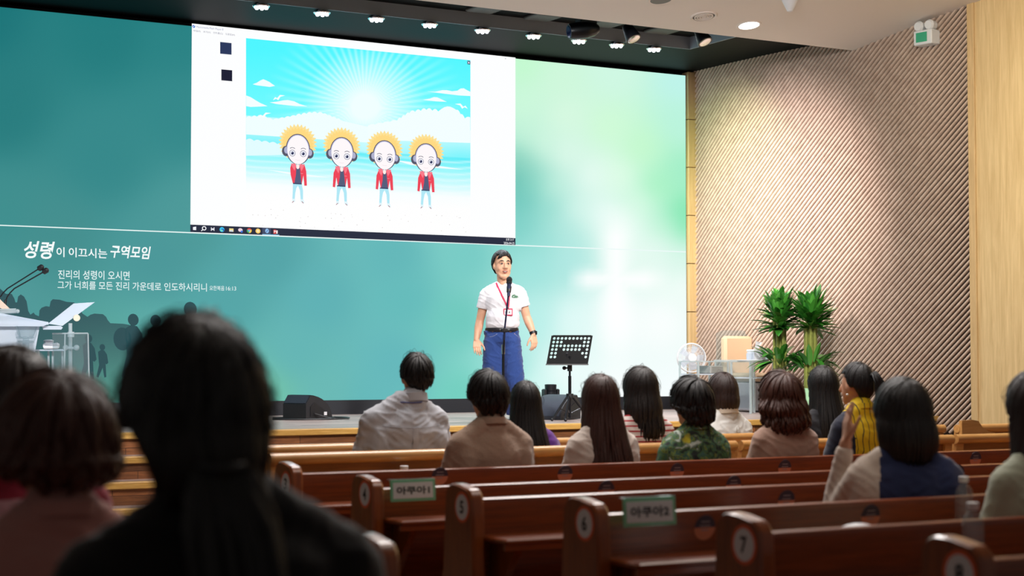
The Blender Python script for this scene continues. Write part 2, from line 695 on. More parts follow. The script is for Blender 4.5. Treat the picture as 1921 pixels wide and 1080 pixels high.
b = MB()
vs = [wall_pt(a, z) for a in arc for z in (0.0, 5.5)]
b.add(vs, [(2 * i, 2 * i + 2, 2 * i + 3, 2 * i + 1) for i in range(NS)])
b.use(1)
K = 0.90
PITCH_S = 0.0735
ZB, ZT = 0.55, 5.3
prof = [(-0.0155, 0), (-0.0155, 0.028), (-0.0095, 0.038), (0.0, 0.041), (0.0095, 0.038), (0.0155, 0.028), (0.0155, 0)]
cs, sn = 1 / math.hypot(1, K), K / math.hypot(1, K)
s0 = -(ZT - ZB) / K
nsl = int((SL - s0) / PITCH_S)
for q in range(nsl):
    a = s0 + q * PITCH_S
    # line: z = ZB + K (s - a)
    lo, hi = max(0.0, a), min(SL, a + (ZT - ZB) / K)
    if hi - lo < 0.03:
        continue
    n = max(1, int((hi - lo) / 0.5))
    st = [lo + (hi - lo) * i / n for i in range(n + 1)]
    vs = []
    for s in st:
        z = ZB + K * (s - a)
        for (o, h) in prof:
            vs.append(wall_pt(s - sn * o, z + cs * o, h))
    k = len(prof)
    fs = [(i * k + j, i * k + j + 1, (i + 1) * k + j + 1, (i + 1) * k + j) for i in range(n) for j in range(k - 1)]
    fs += [list(range(k)), list(range(n * k, n * k + k))]
    b.add(vs, fs)
b.build('wall_right', [M['slat_back'], M['slat']], kind='structure', sharp=50)

b = MB()
p1 = onY(1290, 300, WY)
for k in range(7):
    z = STAGE + 0.61 * k
    b.rbox((12.76, 17.86, z + 0.004), (12.9, 18.0, z + 0.606), 0.004)
b.build('trim_2', M['trim_wood'], kind='structure')
e0 = wall_pt(SL, 0)
td = Vector((0.24, -1, 0)).normalized()
tn = Vector((-1, -0.24, 0)).normalized()
mt = Matrix(((td.x, tn.x, 0, e0.x), (td.y, tn.y, 0, e0.y), (0, 0, 1, 0), (0, 0, 0, 1)))
b = MB()
b.rbox((-0.01, 0.0, 0.4), (0.075, 0.055, 5.6), 0.008, mt)
b.build('trim_3', M['trim_wood'], kind='structure')
b = MB()
b.box((0.075, -0.02, 0.0), (9.0, 0.03, 7.2), mt)
b.build('wall_near', M['panel_wood'], kind='structure')


# ================================================================== LED wall
def scr(px, py, k=0):
    return onY(px, py, WY - 0.0012 * k)


class Art:
    """flat lit shapes on the LED wall"""

    def __init__(self):
        self.v, self.f, self.c = [], [], []

    def poly(self, pts, col, k=1):
        b0 = len(self.v)
        self.v += [scr(x, y, k) for x, y in pts]
        self.f.append([b0 + i for i in range(len(pts))])
        self.c.append([col] * len(pts) if not isinstance(col, list) else col)

    def ell(self, cx, cy, rx, ry, col, k=1, n=24, a0=0, a1=2 * PI, skew=0.06):
        self.poly([(cx + rx * math.cos(a0 + (a1 - a0) * i / n), cy + skew * rx * math.cos(a0 + (a1 - a0) * i / n) + ry * math.sin(a0 + (a1 - a0) * i / n)) for i in range(n + (0 if abs(a1 - a0 - 2 * PI) < 1e-6 else 1))], col, k)

    def stroke(self, pts, wd, col, k=1):
        for (x0, y0), (x1, y1) in zip(pts, pts[1:]):
            l = math.hypot(x1 - x0, y1 - y0) + 1e-9
            nx, ny = -(y1 - y0) / l * wd / 2, (x1 - x0) / l * wd / 2
            self.poly([(x0 + nx, y0 + ny), (x1 + nx, y1 + ny), (x1 - nx, y1 - ny), (x0 - nx, y0 - ny)], col, k)

    def grid(self, x0, x1, top, bot, nx, ny, fn, k=1):
        """top/bot: edge height as functions of x"""
        b0 = len(self.v)
        cc = []
        for j in range(ny + 1):
            for i in range(nx + 1):
                x = x0 + (x1 - x0) * i / nx
                y = top(x) + (bot(x) - top(x)) * j / ny
                self.v.append(scr(x, y, k))
                cc.append(fn(x, y))
        for j in range(ny):
            for i in range(nx):
                q = [j * (nx + 1) + i, j * (nx + 1) + i + 1, (j + 1) * (nx + 1) + i + 1, (j + 1) * (nx + 1) + i]
                self.f.append([b0 + t for t in q])
                self.c.append([cc[t] for t in q])

    def text(self, s, x0, x1, y0, y1, slope, col, k=2, bold=0.0, shear=0.0):
        """glyphs of s from x0 to x1, top y0 to base y1 (at x0), sloping with the wall's perspective"""
        vs, fs, _ = text_geo(s, bold, shear)
        b0 = len(self.v)
        self.v += [scr(x0 + u * (x1 - x0), y1 + (y0 - y1) * v + slope * u * (x1 - x0), k) for u, v in vs]
        for f in fs:
            self.f.append([b0 + i for i in f])
            self.c.append([col] * len(f))

    def build(self, name, m, parent, label=None):
        me = bpy.data.meshes.new(name)
        off = Vector(root_of(parent).location)
        me.from_pydata([p - off for p in self.v], [], self.f)
        me.materials.append(m)
        at = me.color_attributes.new('Col', 'FLOAT_COLOR', 'CORNER')
        flat = []
        for c in self.c:
            for q in c:
                flat += [lin(q[0]), lin(q[1]), lin(q[2]), 1.0]
        at.data.foreach_set('color', flat)
        o = bpy.data.objects.new(name, me)
        COL.objects.link(o)
        o.parent = parent
        if label: o['label'] = label
        return o


SX0, SX1, SZ0, SZ1 = 1.2, 12.745, 0.88, 4.94
screen = thing('led_screen', 'giant LED wall showing a white computer window on a green backdrop', 'screen', ((SX0 + SX1) / 2, WY, STAGE))
b = MB()
b.box((SX0, WY + 0.002, SZ0 - 0.0), (SX1, 18.04, SZ1))
b.build('cabinet', M['black'], screen)
b = MB()
b.box((SX0 - 1, WY - 0.02, STAGE), (12.75, 18.04, SZ0))
b.build('plinth', mat('plinth_black', S(26, 30, 38), 0.5), screen)

CP = [(-60, 30, 26, 116, 120), (0, 200, 38, 124, 126), (0, 400, 62, 142, 142), (200, 60, 34, 124, 126), (340, 60, 40, 130, 132), (340, 220, 50, 136, 138),
      (200, 300, 52, 136, 138), (350, 420, 74, 152, 152), (100, 440, 66, 142, 142), (0, 560, 78, 152, 152), (300, 480, 72, 150, 152), (420, 560, 82, 164, 166),
      (300, 650, 92, 172, 168), (220, 700, 86, 164, 150), (500, 480, 80, 162, 166), (600, 560, 92, 176, 180), (560, 660, 98, 180, 180), (500, 740, 112, 192, 168),
      (620, 740, 104, 184, 180), (740, 680, 98, 182, 186), (760, 560, 98, 186, 186), (740, 480, 96, 182, 184), (700, 740, 100, 184, 186), (880, 480, 116, 202, 196), (860, 600, 108, 200, 188), (870, 740, 112, 206, 190),
      (940, 700, 150, 224, 214), (1000, 500, 158, 228, 222), (1000, 600, 186, 240, 234), (1010, 740, 214, 250, 244), (1060, 480, 176, 232, 228), (1080, 600, 226, 251, 248), (1070, 700, 240, 254, 252),
      (1160, 600, 252, 255, 255), (1240, 600, 252, 255, 255), (1160, 740, 250, 255, 255), (1280, 740, 248, 254, 255), (1280, 540, 244, 254, 250), (1280, 480, 222, 248, 238), (1220, 470, 238, 252, 246),
      (980, 120, 196, 250, 208), (980, 200, 206, 250, 220), (985, 250, 200, 246, 220), (1050, 150, 208, 248, 220), (1150, 140, 208, 248, 228), (1280, 150, 190, 244, 236), (1280, 230, 186, 244, 222),
      (1280, 320, 160, 238, 200), (1280, 400, 116, 228, 170), (1284, 425, 122, 230, 174), (1230, 350, 160, 242, 190), (1200, 280, 196, 250, 204), (1140, 240, 208, 252, 214), (1060, 220, 218, 250, 226),
      (1060, 290, 228, 252, 238), (1110, 330, 236, 253, 246), (1160, 330, 228, 254, 234), (1200, 380, 220, 252, 232), (1250, 430, 200, 246, 220), (1130, 400, 238, 254, 250), (1180, 430, 238, 254, 248), (1020, 270, 214, 250, 228),
      (974, 300, 130, 206, 186), (972, 340, 92, 184, 172), (985, 375, 98, 192, 184), (1005, 345, 140, 218, 198), (1030, 390, 146, 220, 208), (1040, 350, 208, 246, 230), (980, 425, 120, 206, 198), (1060, 430, 178, 232, 224), (1085, 395, 222, 250, 240), (1020, 450, 150, 222, 214), (1240, 470, 232, 250, 244)]


def backdrop(x, y):
    sw = r = g = bb = 0.0
    for (cx, cy, cr, cg, cb) in CP:
        q = 1.0 / ((x - cx) ** 2 + (y - cy) ** 2 + 1500.0) ** 1.8
        sw += q
        r += q * cr
        g += q * cg
        bb += q * cb
    r, g, bb = r / sw, g / sw, bb / sw
    # pale glowing cross of the artwork
    gl = 0.88 * math.exp(-((x - 1155) / 29.0) ** 2) * min(1, max(0, (y - 375) / 70.0)) * min(1, max(0, (730 - y) / 160.0))
    gl = max(gl, 0.85 * math.exp(-((y - 524) / 19.0) ** 2) * max(0, min(1, (x - 1062) / 40.0)) * max(0, min(1, (1262 - x) / 50.0)))
    return tuple(min(255, c + (257 - c) * gl) for c in (r, g, bb))


a = Art()
top_e = lambda x: 13 + (142 - 13) / 1287.0 * x
nx, nz = 110, 64
b0 = 0
for j in range(nz + 1):
    for i in range(nx + 1):
        X = SX0 + (SX1 - SX0) * i / nx
        Z = SZ0 + (SZ1 - SZ0) * j / nz
        a.v.append(Vector((X, WY, Z)))


def to_px(p):
    d = Vector(p) - Vector((0, 0, CAM_H))
    wz = d.dot(_fw)
    return 960.5 + F_PX * d.dot(_rt) / wz, 540 - F_PX * d.dot(_up) / wz


cc = [backdrop(*to_px(p)) for p in a.v]
for j in range(nz):
    for i in range(nx):
        q = [j * (nx + 1) + i, j * (nx + 1) + i + 1, (j + 1) * (nx + 1) + i + 1, (j + 1) * (nx + 1) + i]
        a.f.append(q)
        a.c.append([cc[t] for t in q])
a.build('backdrop_picture', M['led_back'], screen, 'green gradient backdrop with a pale glowing cross')

# mountain and walkers of the backdrop artwork
a = Art()
mt_top = [(-160, 560), (-60, 520), (0, 541), (11, 551), (22, 551), (27, 560), (29, 567), (32, 567), (34, 556), (39, 552), (45, 556), (50, 565), (53, 583), (57, 590), (63, 586), (66, 590), (73, 593), (74, 582), (78, 577), (86, 574), (93, 575), (95, 565), (99, 561), (112, 562), (125, 566), (139, 567), (146, 575), (155, 588), (164, 594), (170, 590), (177, 588), (193, 589), (199, 594), (202, 600), (207, 606), (230, 607), (243, 609), (262, 640), (300, 690), (330, 740), (345, 751)]


def mcol(x, y):
    t = min(1, max(0, (y - 560) / 190.0)) * min(1, max(0, (x + 60) / 260.0))
    return tuple(p + (q - p) * t ** 1.3 for p, q in zip((48, 86, 92), (88, 158, 142)))


for (x0, y0), (x1, y1) in zip(mt_top, mt_top[1:]):
    m_ = 6
    for j in range(m_):
        A = lambda x, y, t: (x, y + (752 - y) * t)
        q = [A(x0, y0, j / m_), A(x1, y1, j / m_), A(x1, y1, (j + 1) / m_), A(x0, y0, (j + 1) / m_)]
        a.poly(q, [mcol(*p) for p in q], 1)
DK = (42, 78, 84)


def walker(cx, fy, h, pack=False):
    s = h / 100.0
    a.ell(cx, fy - 92 * s, 8.5 * s, 9.5 * s, DK, 3, 16)
    a.poly([(cx - 13 * s, fy - 78 * s), (cx - 4 * s, fy - 84 * s), (cx + 6 * s, fy - 82 * s), (cx + 14 * s, fy - 70 * s), (cx + 18 * s, fy - 45 * s), (cx + 13 * s, fy - 40 * s), (cx + 10 * s, fy - 42 * s), (cx + 12 * s, fy - 2 * s), (cx + 6 * s, fy), (cx + 1 * s, fy - 30 * s), (cx - 12 * s, fy), (cx - 18 * s, fy - 3 * s), (cx - 10 * s, fy - 38 * s)], DK, 3)
    if pack:
        a.ell(cx - 17 * s, fy - 62 * s, 14 * s, 18 * s, DK, 3, 18)


walker(192, 708, 62)
walker(166, 712, 84)
walker(250, 710, 120, True)
walker(292, 712, 120)
walker(357, 712, 144, True)
a.poly([(330, 752), (345, 720), (380, 712), (430, 735), (470, 751)], (70, 132, 128), 1)
a.poly([(490, 752), (500, 738), (506, 742), (524, 752)], (92, 164, 148), 1)
a.build('mountain_silhouette', M['led_art'], screen, 'dark hill with walking figures in silhouette')

# headline lettering on the backdrop
a = Art()
WT = (246, 252, 252)
a.text('성령', 45, 103, 451, 484, 0.04, WT, 2, 0.022, 0.25)
a.build('headline_text', M['led_art'], screen)
a = Art()
a.text('이', 106, 121, 463, 481.5, 0.04, WT, 2, 0.012)
a.build('headline_text', M['led_art'], screen)
a = Art()
a.text('이끄시는', 129, 201, 463.8, 482, 0.04, WT, 2, 0.012)
a.build('headline_text', M['led_art'], screen)
a = Art()
a.text('구역모임', 207, 283, 459, 483, 0.045, WT, 2, 0.02, 0.2)
a.build('headline_text', M['led_art'], screen)
a = Art()
VW = (232, 246, 246)
a.text('진리의 성령이 오시면', 109, 243, 506, 523, 0.02, VW, 2, 0.008)
a.build('verse_text', M['led_art'], screen)
a = Art()
a.text('그가 너희를 모든 진리 가운데로 인도하시리니', 108, 388, 526.5, 542, 0.017, VW, 2, 0.006)
a.build('verse_text', M['led_art'], screen)
a = Art()
a.text('요한복음', 393, 421, 535.5, 544.5, 0.02, VW, 2, 0.004)
a.build('verse_text', M['led_art'], screen)
a = Art()
a.text('16:13', 424, 443, 537, 544.5, 0.02, VW, 2, 0.004)
a.build('verse_text', M['led_art'], screen)
a = Art()
ln = lambda x: 422.5 + (472.5 - 422.5) / 1287.0 * x
for i in range(24):
    x0, x1 = -120 + i * 1407 / 24.0, -120 + (i + 1) * 1407 / 24.0
    a.poly([(x0, ln(x0) - 1.1), (x1, ln(x1) - 1.1), (x1, ln(x1) + 0.9), (x0, ln(x0) + 0.9)], (236, 250, 248), 3)
a.build('divider_line', M['led_art'], screen)

# projected computer window
L, R = lambda y: 360 - (y - 44) * 3 / 391.0, lambda y: 967.0
a = Art()
wtop = lambda x: 44 + (108 - 44) / 607.0 * (x - 360)
wbot = lambda x: 435 + (459.5 - 435) / 610.0 * (x - 357)
a.poly([(360, wtop(360)), (967, wtop(967)), (967, 460), (357, 435.5)], (253, 254, 255), 2)
win = a.build('computer_window', M['led_back'], screen, 'white program window with a beach cartoon')
a = Art()
tb = lambda x: wbot(x) - 14 + (x - 357) / 610.0 * 1.0
a.poly([(357, tb(357)), (967, tb(967)), (967, 459.5), (357, 435)], (36, 42, 62), 4)
a.poly([(492, tb(492)), (508, tb(508)), (508, wbot(508)), (492, wbot(492))], (66, 76, 104), 5)
a.poly([(492, wbot(492) - 1.5), (524, wbot(524) - 1.5), (524, wbot(524)), (492, wbot(492))], (150, 214, 244), 6)
cy = lambda x: (tb(x) + wbot(x)) / 2
x = 365
a.poly([(x - 3, cy(x) - 2.5), (x + 3, cy(x) - 3.5), (x + 3, cy(x) + 3.2), (x - 3, cy(x) + 2.8)], (240, 242, 248), 6)
x = 382
a.ell(x + 1, cy(x) - 1, 4.2, 4.0, (244, 246, 250), 6)
a.ell(x + 1, cy(x) - 1, 2.5, 2.4, (30, 34, 52), 7)
a.stroke([(x - 1.5, cy(x) + 1.5), (x - 4.5, cy(x) + 4)], 1.6, (244, 246, 250), 6)
x = 399
for dx in (-2.6, 2.6):
    a.stroke([(x + dx, cy(x) - 3.4), (x + dx, cy(x) + 3.2)], 1.3, (230, 232, 240), 6)
a.poly([(x - 2, cy(x) - 1.6), (x + 2, cy(x) - 1.5), (x + 2, cy(x) + 1.6), (x - 2, cy(x) + 1.5)], (230, 232, 240), 6)
x = 416.5
a.ell(x, cy(x), 4.6, 4.6, (62, 196, 236), 6)
a.ell(x + 1, cy(x) + 1, 3.2, 2.6, (24, 92, 200), 7)
a.ell(x - 0.6, cy(x) + 1.6, 2.6, 1.6, (110, 224, 190), 8)
x = 434
a.poly([(x - 4, cy(x) - 3), (x + 4, cy(x) - 2.6), (x + 4, cy(x) + 3.4), (x - 4, cy(x) + 3)], (250, 226, 150), 6)
a.poly([(x - 3, cy(x) + 0.6), (x + 3, cy(x) + 0.8), (x + 3, cy(x) + 3.2), (x - 3, cy(x) + 2.8)], (206, 224, 246), 7)
x = 451
a.ell(x, cy(x) - 0.6, 4.2, 3.4, (240, 216, 226), 6)
a.ell(x + 2.4, cy(x) + 2.4, 2.0, 2.0, (60, 120, 226), 7)
x = 467.5
for j, c in enumerate([(226, 78, 66), (250, 208, 70), (70, 170, 90)]):
    a0 = -PI / 6 - PI / 2 + j * 2 * PI / 3 - PI / 6
    a.poly([(x, cy(x))] + [(x + 4.6 * math.cos(a0 + t * 2 * PI / 24), cy(x) + 4.6 * math.sin(a0 + t * 2 * PI / 24)) for t in range(9)], c, 6)
a.ell(x, cy(x), 2.1, 2.1, (120, 180, 250), 7)
x = 484
a.ell(x, cy(x), 4.6, 4.6, (250, 206, 110), 6)
a.ell(x, cy(x), 2.2, 2.2, (255, 238, 190), 7)
x = 501
a.ell(x, cy(x) - 1, 3.4, 4.2, (150, 196, 240), 6)
a.stroke([(x - 1.5, cy(x) + 1.6), (x + 1.5, cy(x) - 3)], 1.2, (60, 96, 160), 7)
x = 517
a.poly([(x - 4, cy(x) - 4), (x + 1, cy(x) - 4), (x + 1, cy(x) + 4), (x - 4, cy(x) + 4)], (214, 64, 62), 6)
a.poly([(x + 1, cy(x) - 2.5), (x + 4, cy(x) - 2.5), (x + 4, cy(x) + 3.5), (x + 1, cy(x) + 3.5)], (246, 232, 232), 6)
a.text('P', x - 3, x + 0.4, cy(x) - 2.6, cy(x) + 2.6, 0.04, (255, 255, 255), 8, 0.01)
a.text('오후 2:17', 949, 964, cy(957) - 6, cy(957) - 1.2, 0.03, (240, 242, 246), 6, 0.01)
a.text('2026-04-25', 945, 965, cy(957) + 0.8, cy(957) + 5.4, 0.03, (240, 242, 246), 6, 0.01)
a.build('taskbar', M['led_art'], win, 'dark taskbar with small coloured icons')
a = Art()
GT = (150, 156, 190)
a.ell(363.5, 49.5, 2.7, 2.8, (70, 120, 210), 4)
a.stroke([(362, 51), (365, 47.5)], 0.9, (240, 244, 255), 5)
a.text('Macromedia Flash Player 8', 368.5, 419, 48.2, 53.2, 0.105, GT, 4)
a.build('title_text', M['led_art'], win)
for s, x0, x1 in (('파일(F)', 363, 376), ('보기(V)', 381.5, 395), ('컨트롤(C)', 400, 418), ('도움말(H)', 423, 440.5)):
    a = Art()
    a.text(s, x0, x1, 55.6 + (x0 - 363) * 0.105, 59.8 + (x0 - 363) * 0.105, 0.105, (110, 112, 140), 4)
    a.build('menu_text', M['led_art'], win)
a = Art()
for x0 in (947,):
    a.stroke([(x0, wtop(x0) + 4), (x0 + 2.5, wtop(x0) + 4.2)], 0.9, (150, 156, 180), 4)
a.build('window_buttons', M['led_art'], win)
a = Art()
a.poly([(413, 78.6), (434.3, 80.8), (434.3, 102.6), (413, 100.6)], (42, 56, 92), 4)
a.build('navy_square', M['led_art'], win)
a = Art()
a.poly([(415.2, 130), (435.6, 131.8), (435.6, 152.4), (415.2, 150.6)], (28, 30, 52), 4)
a.build('black_square', M['led_art'], win)

# beach picture
ptop = lambda x: 71.5 + (113 - 71.5) / (882.5 - 462) * (x - 462)
pbot = lambda x: 424 + (440 - 424) / (882.5 - 460) * (x - 460)


def mixc(p, q, t):
    t = min(1, max(0, t))
    return tuple(i + (j - i) * t for i, j in zip(p, q))


def beach(x, y):
    yy = y - 0.065 * (x - 672)                   # undo the slant
    cxs, cys = 684, 200
    d = math.hypot((x - cxs) * 1.0, (y - cys) * 1.05)
    c = mixc((78, 246, 255), (112, 250, 255), (y - 90) / 120.0)
    an = math.atan2(y - cys, x - cxs)
    rays = 0.5 + 0.5 * math.cos(an * 58)
    c = mixc(c, (196, 255, 255), rays ** 1.5 * max(0, 1 - d / 190.0) * 1.3)
    c = mixc(c, (240, 255, 255), 1.25 - d / 92.0 if d < 115 else 0)
    # haze behind the sea
    if yy > 232:
        c = mixc(mixc((205, 252, 255), (130, 244, 252), (yy - 240) / 40.0), (236, 254, 255), max(0, 1 - abs(x - 690) / 170.0) * 0.6)
    if yy > 284:
        c = mixc((92, 236, 248), (150, 248, 252), (yy - 284) / 24.0)
        st = 0.5 + 0.5 * math.sin(yy * 0.55 + 2.0 * math.sin(x * 0.021) + 0.8 * math.sin(x * 0.05))
        c = mixc(c, (214, 252, 255), st ** 3 * 0.7)
    if yy > 306:
        c = mixc(c, (248, 254, 255), (yy - 306) / 52.0)
    if yy > 350:
        c = mixc(c, (254, 254, 254), (yy - 350) / 30.0)
    return c


a = Art()
a.grid(461.5, 882.5, ptop, pbot, 210, 120, beach, 4)
CW = (244, 254, 255)


def cloudbank(pts, base, col, k=5):
    a.poly([(pts[0][0], base + 0.065 * (pts[0][0] - 672))] + pts + [(pts[-1][0], base + 0.065 * (pts[-1][0] - 672))], col, k)


def puffs(lst):
    o = []
    for (x0, y0, x1, y1, n, h) in lst:
        for i in range(n):
            xa, ya = x0 + (x1 - x0) * i / n, y0 + (y1 - y0) * i / n
            xb, yb = x0 + (x1 - x0) * (i + 1) / n, y0 + (y1 - y0) * (i + 1) / n
            for t in range(6):
                u = t / 6.0
                o.append((xa + (xb - xa) * u, ya + (yb - ya) * u - h * math.sin(PI * u)))
    o.append((lst[-1][2], lst[-1][3]))
    return o


a.poly([(461.8, 252)] + puffs([(461.8, 221, 492, 218, 3, 3), (492, 218, 512, 225, 2, 2), (512, 225, 555, 217, 4, 2), (555, 217, 585, 212, 3, 3), (585, 212, 606, 213, 2, 3), (606, 213, 640, 226, 4, 2)]) + [(700, 240), (700, 268)], (240, 254, 255), 5)
a.poly([(690, 262), (690, 236)] + puffs([(690, 236, 745, 226, 4, 2), (745, 226, 768, 212, 3, 3), (768, 212, 800, 206, 3, 4), (800, 206, 822, 209, 2, 4), (822, 209, 856, 206, 1, 8), (856, 206, 872, 222, 2, 3), (872, 222, 882, 220, 1, 2)]) + [(882.3, 268), (690, 262)], (243, 254, 255), 5)
a.poly([(461.8, 292), (461.8, 262)] + puffs([(462, 262, 520, 270, 4, 3), (520, 270, 560, 281, 3, 3)]) + [(560, 290)], (226, 252, 255), 5)
for pts in ([(474, 158), (482, 155), (488, 151), (494, 148.5), (500, 151), (506, 154), (510, 157), (516, 161), (506, 163), (494, 161.5), (482, 160)],
            [(461.8, 179), (470, 182), (478, 187), (488, 193), (502, 199), (484, 200), (470, 200.5), (461.8, 199)],
            [(506, 192), (520, 190.5), (532, 188), (540, 187.5), (552, 190), (562, 195), (577, 199.5), (556, 199), (536, 197), (518, 195)],
            [(801, 171.5), (816, 172), (830, 169), (838, 169), (848, 171), (858, 170), (864, 166), (870, 165.5), (876, 169), (882.3, 172), (882.3, 180), (862, 179), (836, 176)],
            [(793, 187), (806, 185), (814, 182), (820, 182.5), (828, 186), (838, 191), (818, 190), (803, 188.5)],
            [(740, 300), (790, 306), (830, 312), (868, 318), (820, 315), (770, 309)], [(500, 318), (560, 325), (620, 333), (560, 330)]):
    a.poly(pts, CW, 6)
for bx, by, s, fl in ((521, 183, 1.0, 1), (494, 216, 1.05, 1), (868, 199, 1.05, -1)):
    a.poly([(bx - 9 * s * fl, by + 5), (bx - 5 * s * fl, by - 1), (bx - 1 * s * fl, by + 1), (bx + 4 * s * fl, by - 5), (bx + 14 * s * fl, by - 4), (bx + 5 * s * fl, by - 1.5), (bx + 1 * s * fl, by + 5), (bx - 3 * s * fl, by + 2)], (250, 255, 255), 7)
random.seed(3)
for i in range(46):
    x = random.uniform(466, 878)
    y = pbot(x) - random.uniform(2, 34) ** 1.0
    a.ell(x, y, 0.9, 0.6, random.choice([(206, 196, 190), (226, 222, 220), (186, 180, 178)]), 5, 6)
a.poly([(876.6, 113.8), (882.2, 114.4), (882.2, 121), (876.6, 120.4)], (24, 30, 84), 8)
a.stroke([(877.6, 115.2), (881.2, 119.6)], 1.0, (240, 244, 255), 9)
a.stroke([(881.2, 115.6), (877.6, 119.4)], 1.0, (240, 244, 255), 9)
a.build('beach_picture', M['led_art'], win, 'cartoon beach with sun rays, clouds and gulls')


# the four cartoon dancers: spiky yellow hair, headphones, red jacket
def dancer(zx, zy, s, bent):
    a = Art()
    X = lambda u: 500 + (zx + u * s) / 4.908
    Y = lambda u, v: 200 + (zy + v * s + 0.06 * u * s) / 4.908
    P = lambda pts: [(X(u), Y(u, v)) for u, v in pts]
    n = 30
    st = []
    for i in range(2 * n):
        r = (178 if i % 2 == 0 else 150)
        t = 2 * PI * i / (2 * n)
        st.append((r * math.sin(t), 5 - r * math.cos(t)))
    a.poly(P(st), (253, 226, 150), 7)
    st = []
    for i in range(2 * n):
        r = (150 if i % 2 == 0 else 132)
        t = 2 * PI * (i + 0.5) / (2 * n)
        st.append((r * math.sin(t), 10 - r * math.cos(t)))
    a.poly(P(st), (255, 218, 130), 8)

    def E(u, v, ru, rv, col, k, n_=28, a0=0, a1=2 * PI):
        a.poly(P([(u + ru * math.cos(a0 + (a1 - a0) * i / n_), v + rv * math.sin(a0 + (a1 - a0) * i / n_)) for i in range(n_ + 1)][:n_ if a1 - a0 > 6 else None]), col, k)
    # legs, shoes
    a.poly(P([(-45, 375), (35, 375), (48, 440), (48, 520), (26, 520), (20, 440), (2, 395), (-14, 420), (-24, 470), (-28, 520), (-50, 520), (-46, 440)]), (176, 232, 246), 8)
    for sx in (-1, 1):
        o = -38 if sx < 0 else 38
        a.poly(P([(o - 12, 520), (o + 12, 520), (o + 14 + 8 * (sx > 0), 545), (o + sx * 18, 558), (o - sx * 2, 548), (o - 14, 540)]), (226, 246, 252), 9)
        a.stroke(P([(o + sx * -2, 540), (o + sx * 14, 556)]), 1.1, (150, 70, 90), 10)
    # jacket and arms
    if bent:
        a.poly(P([(-58, 195), (0, 215), (60, 195), (78, 260), (84, 392), (60, 394), (52, 300), (36, 378), (-46, 378), (-66, 300), (-70, 240)]), (238, 68, 88), 9)
    else:
        a.poly(P([(-50, 195), (0, 215), (56, 195), (78, 260), (84, 392), (60, 394), (50, 300), (36, 378), (-36, 378), (-50, 300), (-62, 394), (-84, 390), (-76, 260)]), (238, 68, 88), 9)
    a.poly(P([(-14, 226), (18, 226), (34, 378), (-32, 378), (-18, 300)]), (84, 92, 122), 10)
    a.poly(P([(-44, 374), (36, 374), (36, 384), (-44, 384)]), (54, 60, 96), 11)
    a.poly(P([(-62, 196), (-20, 194), (-16, 216), (-30, 262), (-52, 226)]), (250, 122, 138), 11)
    a.poly(P([(18, 196), (64, 200), (52, 226), (34, 264), (18, 218)]), (250, 122, 138), 11)
    a.stroke(P([(26, 282), (48, 284)]), 0.6, (252, 170, 180), 11)
    E(0, 222, 15, 22, (254, 240, 236), 12)
    # headphones and face
    E(-108, 85, 38, 48, (84, 86, 104), 9)
    E(110, 95, 36, 46, (84, 86, 104), 9)
    for k, (r0, c) in enumerate((((112, 142), (74, 72, 98)), ((104, 134), (206, 206, 234)))):
        E(2, 62, r0[0], r0[1], c, 10 + k)
    E(-104, 76, 22, 32, (176, 178, 206), 11)
    E(112, 86, 20, 30, (176, 178, 206), 11)
    E(2, 68, 98, 132, (254, 248, 250), 12)
    for ex in (-50, 50):
        E(ex, 100, 28, 30, (74, 78, 116), 13)
        E(ex, 100, 24, 26, (252, 252, 255), 14)
        E(ex, 100, 15, 16, (104, 110, 152), 15)
        E(ex + 1, 101, 9, 10, (18, 24, 62), 16)
        E(ex - 6, 94, 4, 4, (250, 252, 255), 17)
        a.stroke(P([(ex - 22, 58), (ex - 8, 50), (ex + 10, 50), (ex + 24, 58)]), 1.0, (62, 62, 92), 13)
    a.stroke(P([(-22, 158), (0, 164), (22, 160)]), 0.7, (238, 220, 226), 13)
    a.build('cartoon_dancer', M['led_art'], win, 'cartoon figure with spiky yellow hair and red jacket')


dancer(288, 330, 1.0, True)
dancer(692, 358, 0.985, False)
dancer(1086, 386, 0.965, False)
dancer(1468, 412, 0.945, False)

# ================================================================== pews and benches
AX = 3.02                    # aisle edge of the right block
Y3 = 7.32
PP = 0.85
PW_TOP = [0.848, 0.835, 0.851, 0.858, 0.870, 0.877]
M['sticker_orange'] = mat('sticker_orange', S(222, 96, 50), 0.5)
M['sticker_white'] = mat('sticker_white', S(226, 226, 230), 0.5)
M['ink'] = mat('ink_black', S(24, 24, 32), 0.6)
M['sticker_dark'] = mat('sticker_dark', S(58, 52, 66), 0.6)
M['sticker_salmon'] = mat('sticker_salmon', S(206, 130, 96), 0.6)
M['sign_green'] = mat('sign_green', S(120, 196, 150), 0.4)
M['sign_teal'] = mat('sign_teal', S(36, 142, 112), 0.4)
M['sign_white'] = mat('sign_white', S(232, 232, 232), 0.5)


def disc(mb, c, r, nrm, up, t, n=32):
    u = Vector(up).cross(Vector(nrm)).normalized()
    v = Vector(nrm).cross(u).normalized()
    c = Vector(c)
    mb.prism([(r * math.cos(2 * PI * i / n), r * math.sin(2 * PI * i / n)) for i in range(n)], lambda x, y: c + u * x + v * y, lambda x, y: c + u * x + v * y + Vector(nrm) * t)


